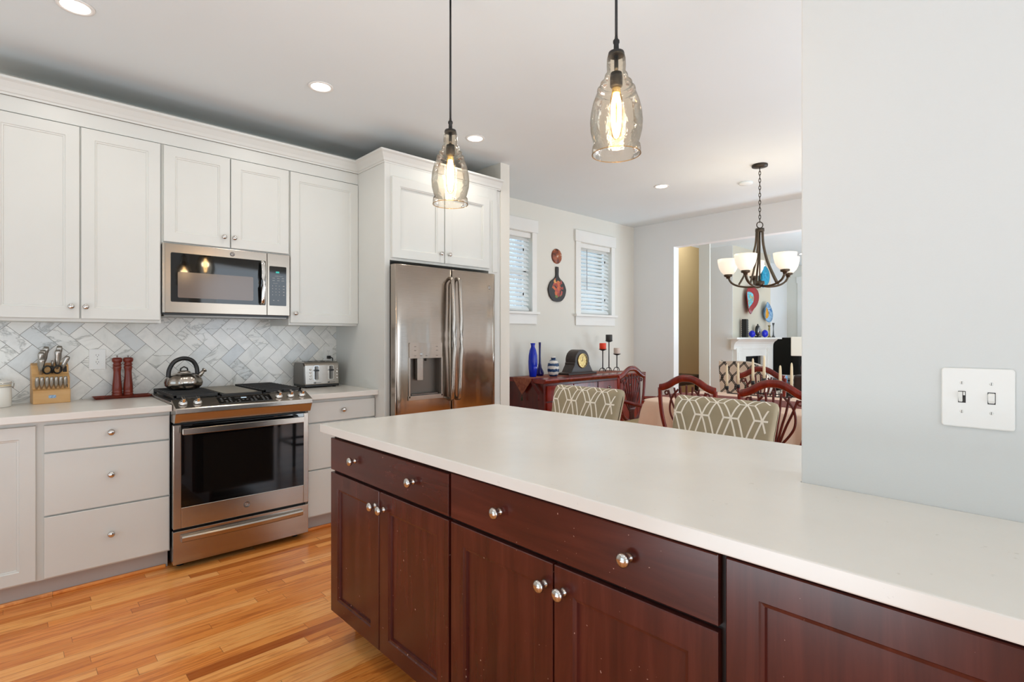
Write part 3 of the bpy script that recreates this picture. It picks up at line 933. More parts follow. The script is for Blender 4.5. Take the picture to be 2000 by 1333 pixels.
# cooktop
cooktop = make('cooktop', MB().box(RX0 - .008, 3.455, .9205, RX1 + .012, 4.079, .932), 'steel', t, bevel=.004)
make('cooktop_well', MB().box(RX0 + .012, 3.462, .9315, RX1 - .016, 4.05, .9335), 'steel_dark', t)
def grate(x0, x1):
    m = MB(); y0, y1, z = 3.47, 4.045, .948
    for a in ((x0, y0, x1, y0 + .016), (x0, y1 - .016, x1, y1), (x0, y0, x0 + .016, y1), (x1 - .016, y0, x1, y1)): m.box(a[0], a[1], z, a[2], a[3], z + .016)
    n = 10
    for i in range(1, n):
        y = y0 + (y1 - y0) * i / n; m.box(x0 + .003, y - .0042, z + .002, x1 - .003, y + .0042, z + .019)
    m.box((x0 + x1) / 2 - .006, y0, z, (x0 + x1) / 2 + .006, y1, z + .013)
    for x in (x0 + .008, x1 - .008):
        for y in (y0 + .01, (y0 + y1) / 2, y1 - .01): m.box(x - .008, y - .008, .933, x + .008, y + .008, z + .004)
    return m
GZ = .9673
make('grate', grate(.669, .905), 'cast_iron', t, bevel=.002)
make('grate', grate(1.148, 1.384), 'cast_iron', t, bevel=.002)
for x, y, r in ((.787, 3.62, .032), (.787, 3.90, .04), (1.266, 3.62, .04), (1.266, 3.90, .032)):
    make('burner', MB().lathe([(r * 1.3, 0), (r * 1.3, .003), (r, .004), (r, .011), (r * .85, .014), (0, .0145)], (x, y, .9335), 'z', 24, cap=False), 'steel_dark', t)
g = MB().box(.912, 3.47, .936, 1.141, 4.045, .955)
gr = make('griddle', g, 'cast_iron', t, bevel=.003)
make('griddle_plate', MB().prism(rrect(.930, 3.50, 1.123, 4.02, .015), lambda a, b, d: (a, b, .955 + d), -.001, .0035), 'griddle', gr)

# ================================================================== kettle
def kettle():
    t = thing('kettle', 'brushed steel kettle with a black arched handle on the range', 'kettle', (.795, 3.835, GZ), math.radians(10))
    b = MB(); R = [(0, 0), (.060, 0), (.082, .006), (.098, .024), (.103, .044), (.097, .066), (.080, .086), (.056, .099), (.034, .104), (.030, .105)]
    b.smooth = True; seg = 72; rows = []
    for r, h in R:
        fl = .035 if .02 < h < .1 else .0
        rows.append([(r * (1 + fl * math.cos(9 * 2 * PI * k / seg)) * math.cos(2 * PI * k / seg), r * (1 + fl * math.cos(9 * 2 * PI * k / seg)) * math.sin(2 * PI * k / seg), h) for k in range(seg)])
    b.grid(rows, closed_u=True)
    body = make('body', b, 'steel', t, local=True)
    make('lid', MB().lathe([(.034, .102), (.036, .106), (.030, .113), (.010, .118), (0, .118)], (0, 0, 0), 'z', 32, cap=False), 'steel', t, local=True)
    make('lid_loop', MB().tube([(-.022, 0, .112), (-.018, 0, .130), (0, 0, .140), (.018, 0, .130), (.022, 0, .112)], .0045, 10), 'black_plastic', t, local=True)
    pts = bez([(-.088, 0, .080), (-.083, 0, .125), (-.055, 0, .172), (-.005, 0, .192), (.045, 0, .178), (.072, 0, .138), (.078, 0, .090)], 6)
    make('handle', MB().tube(pts, .0105, 12, flat=(1.0, 1.25), up=(0, 1, 0)), 'black_plastic', t, local=True)
    sp = MB(); sp.tube([(.080, 0, .070), (.105, 0, .098), (.118, 0, .112)], [.016, .012, .010], 14)
    sp.lathe([(.010, 0), (.015, .002), (.015, .010), (.009, .012), (0, .012)], (0, 0, 0), 'z', 14)
    k = len(sp.v) - 14 * 5
    Rm = Matrix.Translation((.116, 0, .110)) @ Matrix.Rotation(math.radians(42), 4, 'Y')
    for i in range(k, len(sp.v)): sp.v[i] = tuple(Rm @ Vector(sp.v[i]))
    make('spout', sp, 'steel', t, local=True)
kettle()

# ================================================================== toaster
def toaster():
    x0, x1, y0, y1, z0 = 1.553, 1.822, 3.84, 4.055, CT
    t = thing('toaster', 'stainless steel four-slot toaster on the worktop beside the refrigerator panel', 'toaster', ((x0 + x1) / 2, (y0 + y1) / 2, z0))
    f = FY(y0)
    m = MB()
    prof = [(y0 + .004, .022), (y0, .03), (y0 + .004, .165), (y0 + .012, .182), (y0 + .03, .19), (y1 - .03, .19), (y1 - .01, .18), (y1, .16), (y1, .022)]
    m.prism([(y, z0 + z) for y, z in prof], lambda a, b, d: (d, a, b), x0 + .006, x1 - .006)
    body = make('body', m, 'steel', t, bevel=.006, seg=3)
    for a, b_ in ((x0, x0 + .009), (x1 - .009, x1)):
        e = MB().prism([(y, z0 + z) for y, z in [(y0 + .012, .024), (y0 + .008, .03), (y0 + .012, .16), (y0 + .035, .184), (y1 - .035, .184), (y1 - .010, .16), (y1 - .008, .024)]], lambda a_, c_, d_: (d_, a_, c_), a, b_)
        make('end_cap', e, 'steel_dark', t, bevel=.004)
    make('base', MB().box(x0 + .004, y0 + .004, z0 + .008, x1 - .004, y1 - .004, z0 + .026), 'black_plastic', t, bevel=.004)
    for x in (x0 + .03, x1 - .03):
        for y in (y0 + .03, y1 - .03): make('foot', MB().lathe([(0, 0), (.012, 0), (.013, .010), (0, .010)], (x, y, z0), 'z', 14), 'black_plastic', t)
    s = MB()
    for x in (x0 + .062, x0 + .105, x0 + .160, x0 + .203): s.box(x - .011, y0 + .04, z0 + .1895, x + .011, y1 - .035, z0 + .1915)
    make('slots', s, 'slot_dark', t)
    for cx in (x0 + .088, x0 + .200):
        fr = MB().prism(rrect(cx - .020, z0 + .055, cx + .020, z0 + .165, .010), f, -.004, .0012)
        w = make('lever_window', fr, 'chrome', t)
        make('lever_recess', MB().prism(rrect(cx - .015, z0 + .060, cx + .015, z0 + .160, .008), f, .001, .0018), 'steel_dark', w)
        make('lever_track', fbox(f, cx - .009, cx - .003, z0 + .064, z0 + .155, .0017, .0023), 'slot_dark', w)
        make('lever', MB().prism(rrect(cx - .016, z0 + .122, cx + .014, z0 + .134, .003), f, .002, .018), 'black_plastic', w, bevel=.001)
    for cx in (x0 + .045, x1 - .022):
        for i in range(4):
            make('button', MB().lathe([(0, 0), (.0062, 0), (.0062, .003), (.004, .0045), (0, .005)], f(cx, z0 + .068 + i * .0225, -.0005), 'y-', 14, cap=False), 'chrome', t)
    for cx in (x0 + .10, x0 + .205):
        m = MB(); fbox(f, cx - .030, cx + .025, z0 + .0355, z0 + .0385, -.001, .002, m)
        m.prism([(cx - .036, z0 + .037), (cx - .018, z0 + .031), (cx - .018, z0 + .043)], f, -.001, .004)
        make('browning_slider', m, 'black_plastic', t)
toaster()

# ================================================================== outlets
def outlet(x, z, w, label, plug=False):
    f = FY(YW - .0095)
    t = thing('wall_outlet', label, 'outlet', (x, YW - .0095, z), 0)
    make('cover_plate', MB().prism(rrect(x - w, z - .062, x + w, z + .062, .004), f, 0, .006), 'white_plastic', t, bevel=.0015)
    for dz in (-.021, .021):
        o = make('socket', MB().prism(arc(x, z + dz, .0165, 0, 2 * PI, 20, .0145)[:-1], f, .005, .0078), 'white_plastic', t)
        m = MB()
        for s_ in (-1, 1): fbox(f, x + s_ * .006 - .001, x + s_ * .006 + .001, z + dz + .001, z + dz + .008, .0077, .0081, m)
        m.prism(arc(x, z + dz - .006, .0022, 0, 2 * PI, 10)[:-1], f, .0077, .0081)
        make('socket_slots', m, 'slot_dark', o)
    make('screw', MB().lathe([(0, 0), (.003, 0), (.002, .0012), (0, .0014)], f(x, z, .006), 'y-', 10, cap=False), 'nickel', t)
    return t
outlet(.388, 1.158, .041, 'white duplex outlet left of the two pepper mills')
outlet(1.838, 1.158, .036, 'white duplex outlet above the toaster with a black plug in it')
m = MB(); f = FY(YW - .0155)
m.prism(rrect(1.824, 1.122, 1.850, 1.146, .004), f, .0002, .022)
m.tube(bez([f(1.845, 1.132, .018), f(1.862, 1.125, .022), f(1.866, 1.08, .012), f(1.85, 1.0, .008), f(1.80, .93, .01)], 8), .0035, 8)
o = make('power_cord', m, 'toaster_cord'); tag(o, 'black plug and cord running from the outlet down behind the toaster', 'power cord')

# ================================================================== light switch on the right wall
X = 1.477
f = FX(X)
t = thing('light_switch', 'white two-gang switch plate with a slide dimmer on the right wall', 'light switch', (X, .148, 1.165))
y0, y1, zz0, zz1 = .0895, .2065, 1.100, 1.225
make('cover_plate', MB().prism(rrect(y0, zz0, y1, zz1, .006), f, 0, .006), 'white_plastic', t, bevel=.003, seg=3)
for yc, k in ((.172, 0), (.125, 1)):
    m = MB()
    for z in (1.1335, 1.194): m.lathe([(0, 0), (.0034, 0), (.0028, .0012), (0, .0014)], f(yc, z, .006), 'x-', 12, cap=False)
    sc = make('screw_heads', m, 'white_plastic', t)
    m = MB()
    for z in (1.1335, 1.194): fbox(f, yc - .0004, yc + .0004, z - .0028, z + .0028, .0072, .0076, m)
    make('screw_slot', m, 'slot_dark', sc)
    o = make('switch_opening', MB().prism([(yc - .0062, 1.152), (yc + .0062, 1.152), (yc + .0062, 1.1765), (yc - .0062, 1.1765)], f, .0058, .0064), 'slot_dark', t)
    if k: make('toggle', MB().prism([(1.153, .006), (1.1755, .006), (1.172, .015), (1.160, .012)], lambda a, b, d: f(d, a, b), yc - .0053, yc + .0053), 'white_plastic', t, bevel=.0015)
    else:
        make('toggle', MB().prism([(1.153, .006), (1.1755, .006), (1.175, .018), (1.164, .013)], lambda a, b, d: f(d, a, b), yc - .0012, yc + .0056), 'white_plastic', t, bevel=.0012)
        make('dimmer_slide', MB().prism([(1.168, .006), (1.175, .006), (1.175, .009), (1.168, .009)], lambda a, b, d: f(d, a, b), yc - .0052, yc - .0022), 'white_plastic', t)

# ================================================================== knife block and its knives
def knife_block():
    ax, ay = .094, 3.945
    rz = math.radians(4)
    t = thing('knife_block', 'pale beech knife block with a small blue maker badge on the worktop', 'knife block', (ax, ay, CT), rz)
    w = .162
    # side profile (y, z): low front box, steak knife step, sloping top
    prof = [(-.0, 0), (-.0, .074), (.022, .082), (.022, .146), (.055, .165), (.075, .212), (.110, .225), (.125, .215), (.125, 0)]
    m = MB(); m.prism([(y, z) for y, z in prof], lambda a, b, d: (d, a, b), 0, w)
    blk = make('block', m, 'block_wood', t, local=True, bevel=.003)
    make('badge', MB().prism(rrect(.066, .030, .098, .047, .004), lambda a, b, d: (a, -d, b), 0, .0015), 'label_blue', blk, local=True)
    make('knife_slot', MB().prism([(.148, .084), (.152, .084), (.152, .102), (.148, .102)], lambda a, b, d: (a, .022 - d, b), -.0002, .0006), 'slot_dark', blk, local=True)
    make('sharpener_slot', MB().prism([(.135, .172), (.153, .172), (.153, .205), (.135, .205)], lambda a, b, d: (a, .055 + (b - .165) * .4255 - d, b), 0.0, .002), 'slot_dark', blk, local=True)
    M = WM[t.name]
    def handle(p0, p1, rad, name, label, cat, group, bend=.006):
        """stainless handle from the block surface p0 to its end p1"""
        a, b = Vector(p0), Vector(p1); d = b - a; n_ = len(rad)
        pts = [a + d * (i / (n_ - 1)) + Vector((0, -bend * math.sin(PI * i / (n_ - 1)), 0)) for i in range(n_)]
        mb = MB().tube([a - d * .03] + pts, [rad[0] * .8] + rad, 14, flat=(.62, 1.0), up=(0, 1, 0))
        mw = MB().add(mb, lambda p: tuple(M @ Vector(p)))
        o = make(name, mw, 'knife_steel', loc=tuple(M @ a)); tag(o, label, cat, group)
        return o
    for i in range(7):
        x = .018 + i * .0198 + (i > 1) * .002
        handle((x, .019, .082), (x, -.004, .150), [.0035, .0055, .0080, .0092, .0094, .0088, .0080, .0074], 'steak_knife', 'slim steel steak knife handle in the front row of the knife block', 'knife', 'steak knives in the front row of the knife block')
    L_ = [.0075, .0085, .0125, .0145, .0140, .0130, .0150, .0155, .0110]
    big = [((.038, .052, .160), (.041, .020, .252), 'steel carving knife, lowest of the stack of handles at the block\'s left'),
           ((.036, .066, .182), (.040, .042, .288), 'steel kitchen knife, second up in the stack of handles at the block\'s left'),
           ((.043, .080, .200), (.050, .060, .300), 'steel kitchen knife, third up in the stack of handles at the block\'s left'),
           ((.050, .092, .212), (.066, .078, .318), 'steel kitchen knife standing highest in the block\'s left stack'),
           ((.110, .068, .190), (.112, .044, .300), 'steel knife behind the scissors, just lower than its neighbour'),
           ((.116, .088, .210), (.122, .070, .322), 'steel knife standing tallest on the right side of the block'),
           ((.122, .062, .175), (.156, .034, .262), 'short steel knife leaning right at the corner of the block')]
    for i, (p0, p1, lb) in enumerate(big): handle(p0, p1, [q * (.78 if i == 6 else .95) for q in L_], 'kitchen_knife', lb, 'knife', 'large knives in the knife block', .004)
    # scissors
    base = M @ Vector((.086, .045, .175))
    s = thing('kitchen_scissors', 'black-handled kitchen scissors standing in the middle of the knife block', 'scissors', tuple(base))
    def wp(x, y, z): return tuple(M @ Vector((x, y, z)))
    for sgn in (-1, 1):
        pts = [wp(.086 + sgn * (.022 + .018 * math.cos(a)), .030 - .010 * math.sin(a), .188 + .022 * math.sin(a)) for a in [2 * PI * i / 20 for i in range(20)]]
        make('finger_loop', MB().tube(pts, .0045, 8, closed=True), 'black_plastic', s)
    make('pivot', MB().tube([wp(.086, .040, .168), wp(.086, .030, .205)], [.006, .009], 10), 'black_plastic', s)
    make('blade', MB().tube([wp(.086, .044, .190), wp(.086, .034, .228), wp(.086, .031, .240)], [.011, .0095, .008], 10, flat=(1, .6)), 'knife_steel', s)
knife_block()

# canister cut by the left edge
t = thing('canister', 'white ceramic clamp-lid canister cut off by the left edge', 'canister', (-.05, 3.93, CT))
make('jar', MB().lathe([(0, 0), (.054, 0), (.060, .005), (.060, .105), (.057, .112), (.053, .114)], (-.05, 3.93, CT), 'z', 40), 'ceramic_white', t)
make('gasket', MB().lathe([(.056, .1125), (.0595, .114), (.0595, .117), (.056, .1185)], (-.05, 3.93, CT), 'z', 40), 'candle_cream', t)
make('lid', MB().lathe([(.055, .119), (.060, .121), (.060, .131), (.055, .138), (.030, .143), (0, .144)], (-.05, 3.93, CT), 'z', 40, cap=False), 'ceramic_white', t)
m = MB(); c = (-.05, 3.93)
for z in (.108, .128): m.tube([(c[0] + .0615 * math.cos(a), c[1] + .0615 * math.sin(a), CT + z) for a in [2 * PI * i / 28 for i in range(28)]], .0017, 6, closed=True)
m.tube([(.010, 3.925, CT + .104), (.016, 3.925, CT + .100), (.018, 3.925, CT + .122), (.014, 3.925, CT + .136), (.006, 3.925, CT + .134)], .0018, 6)
m.tube([(.012, 3.918, CT + .104), (.020, 3.916, CT + .110), (.019, 3.918, CT + .124)], .0018, 6)
make('clamp_wire', m, 'nickel', t)
make('wooden_tab', MB().box(-.075, 3.864, CT + .100, -.042, 3.870, CT + .122), 'block_wood', t, bevel=.003)

# pepper mills on their tray
o = make('mill_tray', MB().prism([(3.985, .004), (3.975, .016), (3.972, .016), (3.978, .0), (4.062, .0), (4.068, .016), (4.065, .016), (4.055, .004)], lambda a, b, d: (d, a, CT + b), .372, .640), 'mill_wood')
m = MB()
rim = [(.358, 3.972), (.652, 3.972), (.652, 4.068), (.358, 4.068)]
rows = []
for ins, z in ((.016, .0), (.0, .015), (.003, .016), (.018, .004)):
    rows.append([(.358 + ins, 3.972 + ins, CT + z), (.652 - ins, 3.972 + ins, CT + z), (.652 - ins, 4.068 - ins, CT + z), (.358 + ins, 4.068 - ins, CT + z)])
b = m.grid(rows, closed_u=True); m.face([b, b + 1, b + 2, b + 3]); m.face([b + 12, b + 13, b + 14, b + 15])
bpy.data.objects.remove(o)
o = make('mill_tray', m, 'mill_wood', loc=(.5, 4.02, CT)); tag(o, 'narrow dark red wooden tray under the two pepper mills', 'tray')
def mill(x, y, label):
    z = CT + .0045
    t = thing('pepper_mill', label, 'pepper mill', (x, y, z), 0, 'turned wooden mills on the tray')
    make('body', MB().lathe([(0, 0), (.027, 0), (.027, .020), (.026, .024), (.024, .026), (.0265, .029), (.0265, .034), (.0245, .040), (.026, .046), (.0245, .075), (.0215, .105), (.0195, .130), (.0185, .158), (.020, .170), (.022, .180), (.0225, .186), (.020, .189), (.021, .192)], (x, y, z), 'z', 30), 'mill_wood', t)
    make('cap', MB().lathe([(.019, .193), (.0225, .196), (.022, .203), (.0185, .208), (.019, .212), (.025, .218), (.027, .228), (.0255, .238), (.019, .243), (0, .244)], (x, y, z), 'z', 30, cap=False), 'mill_wood', t)
    make('finial', MB().lathe([(.003, .243), (.003, .250), (.005, .252), (.0045, .257), (0, .258)], (x, y, z), 'z', 12, cap=False), 'nickel', t)
mill(.478, 4.018, 'tall turned red-brown pepper mill next to the outlet')
mill(.534, 4.025, 'tall turned red-brown pepper mill nearer the range')

# ================================================================== island / peninsula
XI = 1.025
def island_unit(y0, y1, label, fronts, doors, kn):
    t = thing('island_cabinet', label, 'cabinet', (1.3, (y0 + y1) / 2, 0), 0, 'dark cherry peninsula cabinets')
    make('carcass', MB().box(XI, y0, .105, 1.60 if y0 > .4 else 1.476, y1, .884), 'cherry_gap_shade', t)
    make('toe_kick', MB().box(1.118, y0, 0, 1.14, y1, .105), 'cherry_dark', t)
    f = FX(XI)
    for (a0, a1, b0, b1, ks) in fronts:
        d = make('drawer', slab(f, a0, a1, b0, b1), 'cherry_dark_flat', t)
        for k in ks: knob(d, f, k, (b0 + b1) / 2 + .004, s=1.05)
    for (a0, a1, b0, b1, k) in doors:
        d = make('door', shaker(f, a0, a1, b0, b1, rail=.062, rec=.012), 'cherry_dark', t)
        if k: knob(d, f, k, .655, s=1.05)
    return t
island_unit(1.3565, 2.207, 'dark cherry base cabinet at the free end of the peninsula, with a two-knob drawer', [(1.361, 2.203, .726, .860, (1.985, 1.563))], [(1.795, 2.203, .120, .714, 1.823), (1.361, 1.790, .120, .714, 1.760)], 0)
island_unit(.4765, 1.3555, 'dark cherry base cabinet in the middle of the peninsula', [(.484, 1.348, .726, .866, (1.119, .689))], [(.919, 1.348, .120, .714, .946), (.484, .914, .120, .714, .882)], 0)
island_unit(-.45, .4755, 'dark cherry base cabinet with one tall panelled door, nearest the right edge', [], [(-.43, .468, .120, .866, 0)], 0)
pl = [(.967, -1.7), (1.476, -1.7), (1.476, .491), (1.975, .491), (1.975, 2.228), (.967, 2.228)]
o = make('peninsula_worktop', MB().prism(pl, lambda a, b, d: (a, b, d), .885, CT), 'quartz', bevel=.003); tag(o, 'large pale quartz worktop of the dark peninsula', 'worktop')

# ================================================================== pendants
def pendant(y, label):
    x = 1.335; zb = 1.843; K = .89
    def LZ(pr, c, ax, seg, cap=True): return MB().lathe([(q * K, h * K) for q, h in pr], c, ax, seg, cap=cap)
    t = thing('pendant_lamp', label, 'pendant lamp', (x, y, ZC), 0, 'glass pendants over the peninsula')
    make('ceiling_canopy', MB().lathe([(0, ZC), (.048, ZC), (.047, ZC - .010), (.02, ZC - .014), (0, ZC - .014)], (x, y, 0), 'z', 32), 'black_iron', t)
    make('cord', MB().tube([(x, y, ZC - .02), (x, y, zb + .355)], .0042, 8), 'black_plastic', t)
    cp = make('cap', LZ([(0, .348), (.026, .346), (.028, .338), (.026, .334)] , (x, y, zb), 'z', 28), 'black_iron', t)
    make('strain_relief', LZ([(.012, .346), (.009, .356), (.0085, .375), (.011, .378), (.011, .386), (.006, .392), (.005, .402), (0, .402)], (x, y, zb), 'z', 18, cap=False), 'black_iron', t)
    make('stem', LZ([(0, .345), (.007, .345), (.007, .275), (0, .275)], (x, y, zb), 'z', 12), 'black_iron', t)
    make('socket', LZ([(0, .278), (.019, .276), (.021, .262), (.021, .232), (.018, .228), (0, .228)], (x, y, zb), 'z', 22), 'black_iron', t)
    prof = [(.027, .340), (.031, .325), (.032, .300), (.031, .283), (.033, .276), (.038, .270), (.041, .258), (.043, .250), (.048, .247), (.053, .243), (.054, .236), (.051, .231), (.058, .227), (.064, .222), (.065, .213), (.062, .208), (.068, .203), (.078, .175), (.0855, .140), (.088, .110), (.086, .080), (.079, .052), (.075, .040), (.0735, .036), (.080, .028), (.0815, .014), (.081, .0)]
    inner = [(r - .0022, h) for r, h in prof[::-1]]
    make('glass_shade', LZ(prof, (x, y, zb), 'z', 56, cap=False), 'pendant_glass', t)
    make('rim', MB().tube([(x + K * .081 * math.cos(a), y + K * .081 * math.sin(a), zb) for a in [2 * PI * i / 48 for i in range(48)]], .0016, 6, closed=True), 'bulb_glass', t)
    bl = make('bulb', LZ([(.013, .228), (.014, .212), (.020, .190), (.0215, .150), (.019, .090), (.014, .062), (.006, .052), (0, .051)], (x, y, zb), 'z', 24, cap=False), 'bulb_glass', t)
    m = MB()
    for k in range(6):
        a = 2 * PI * k / 6
        m.tube([(x + .006 * math.cos(a), y + .006 * math.sin(a), zb + .182), (x + .013 * math.cos(a), y + .013 * math.sin(a), zb + .150), (x + .013 * math.cos(a + .2), y + .013 * math.sin(a + .2), zb + .100), (x + .007 * math.cos(a + .5), y + .007 * math.sin(a + .5), zb + .060)], .0032, 6)
    make('filament', m, 'bulb_glow', bl)
    make('bulb_collar', LZ([(.0135, .232), (.0145, .222), (.0145, .208), (.012, .206)], (x, y, zb), 'z', 20), 'brass_dial', bl)
    l = bpy.data.lights.new('pendant_bulb_light', 'POINT'); l.energy = 1.6; l.color = (1, .82, .6); l.shadow_soft_size = .03
    lo = bpy.data.objects.new('pendant_bulb_light', l); lo.location = (x, y, zb + .13); C.objects.link(lo)
pendant(1.793, 'clear glass bell pendant with a glowing bulb, in front of the refrigerator cabinet')
pendant(.96, 'clear glass bell pendant with a glowing bulb, beside the white wall')

# ================================================================== recessed ceiling lights
def can(x, y, label, r=.062, e=9, vis=True):
    t = thing('recessed_light', label, 'ceiling light', (x, y, ZC), 0, 'round recessed ceiling lights')
    make('trim_ring', MB().lathe([(r * .86, -.0005), (r * .88, -.005), (r * 1.1, -.006), (r * 1.16, -.0005)], (x, y, ZC), 'z', 40), 'white_plastic', t)
    make('lens', MB().lathe([(0, -.002), (r * .87, -.002)], (x, y, ZC - .001), 'z', 40, cap=False), 'can_lens', t)
    l = bpy.data.lights.new('can_light', 'AREA'); l.shape = 'DISK'; l.size = r * 1.7; l.energy = e * .26; l.color = (1.0, .92, .82); l.spread = math.radians(165)
    lo = bpy.data.objects.new('can_light', l); lo.location = (x, y, ZC - .008); C.objects.link(lo)
can(.213, 3.045, 'lit recessed ceiling light cut by the top edge at the left')
can(1.326, 3.040, 'lit recessed ceiling light over the kitchen, halfway along the wall cabinets')
can(2.497, 3.050, 'lit recessed ceiling light close to the smaller pendant and the refrigerator cabinet')
can(4.605, 2.780, 'lit recessed ceiling light over the dining room', e=11)
can(10.12, 3.33, 'small lit recessed ceiling light in the living room beyond the opening', e=8)
for x, y in ((.2, .3), (-1.3, 1.6), (-1.3, -1.2), (.4, -1.6)):  # unseen lights added because the kitchen needs their light
    can(x, y, 'unseen recessed ceiling light added behind the camera', e=5)
# smoke detector disc on the dining ceiling
o = make('smoke_detector', MB().lathe([(0, 0), (.062, 0), (.062, -.012), (.055, -.018), (0, -.018)], (5.08, 2.17, ZC), 'z', 36), 'ceiling_paint', loc=(5.08, 2.17, ZC)); tag(o, 'flat white detector disc on the dining ceiling beside the chandelier', 'smoke detector')

# ================================================================== chandelier
def chandelier():
    cx, cy = 4.64, 1.864
    t = thing('chandelier', 'bronze five-arm chandelier with frosted glass shades over the dining table', 'chandelier', (cx, cy, ZC))
    make('ceiling_canopy', MB().lathe([(0, 0), (.062, 0), (.064, -.008), (.062, -.018), (.012, -.024), (0, -.024)], (cx, cy, ZC), 'z', 36), 'bronze_dark', t)
    m = MB(); z = ZC - .024; i = 0
    while z > 2.285:
        a = (i % 2) * PI / 2 + .5
        m.tube([(cx + .0075 * math.cos(p) * math.cos(a), cy + .0075 * math.cos(p) * math.sin(a), z - .017 + .019 * math.sin(p)) for p in [2 * PI * k / 14 for k in range(14)]], (.0030), 6, closed=True)
        z -= .031; i += 1
    make('chain', m, 'bronze_dark', t)
    make('ring', MB().tube([(cx + .026 * math.cos(p) * .73, cy - .026 * math.cos(p) * .685, 2.245 + .026 * math.sin(p)) for p in [2 * PI * k / 24 for k in range(24)]], .0042, 8, closed=True), 'bronze_dark', t)
    make('hub', MB().lathe([(0, 2.218), (.034, 2.216), (.036, 2.212), (.036, 2.190), (.030, 2.186), (0, 2.186)], (cx, cy, 0), 'z', 32), 'bronze_dark', t)
    make('lower_hub', MB().lathe([(0, 1.768), (.037, 1.767), (.038, 1.742), (.028, 1.728), (.012, 1.722), (.008, 1.714), (0, 1.712)], (cx, cy, 0), 'z', 32), 'bronze', t)
    make('centre_rod', MB().tube([(cx, cy, 2.19), (cx, cy, 1.76)], .006, 10), 'bronze', t)
    for deg in (33, 105, 177, 249, 321):
        a = math.radians(deg); d = Vector((math.cos(a), math.sin(a), 0))
        def p(r, z): return (cx + d.x * r, cy + d.y * r, z)
        R = .252
        ar = make('arm', MB().tube(bez([p(.01, 1.728), p(.09, 1.722), p(.17, 1.735), p(.225, 1.765), p(R, 1.812)], 8), .0105, 10, flat=(.8, 1.1)), 'bronze', t)
        make('brace', MB().tube(bez([p(.026, 2.19), p(.034, 2.08), p(.07, 1.94), p(.125, 1.82), p(.165, 1.745)], 8), .0085, 10), 'bronze', ar)
        make('cup', MB().lathe([(0, 1.802), (.016, 1.804), (.018, 1.818), (.034, 1.822), (.036, 1.838), (.030, 1.842)], (cx + d.x * R, cy + d.y * R, 0), 'z', 24), 'bronze', ar)
        make('shade', MB().lathe([(.030, 1.838), (.040, 1.842), (.060, 1.864), (.076, 1.897), (.085, 1.937), (.088, 1.972), (.086, 1.972), (.082, 1.937), (.072, 1.897), (.056, 1.866), (.030, 1.845)], (cx + d.x * R, cy + d.y * R, 0), 'z', 36, cap=False), 'frosted_shade', ar)
        l = bpy.data.lights.new('shade_light', 'POINT'); l.energy = 1.0; l.color = (1, .86, .68); l.shadow_soft_size = .03
        lo = bpy.data.objects.new('shade_light', l); lo.location = (cx + d.x * R, cy + d.y * R, 1.935); C.objects.link(lo)
chandelier()

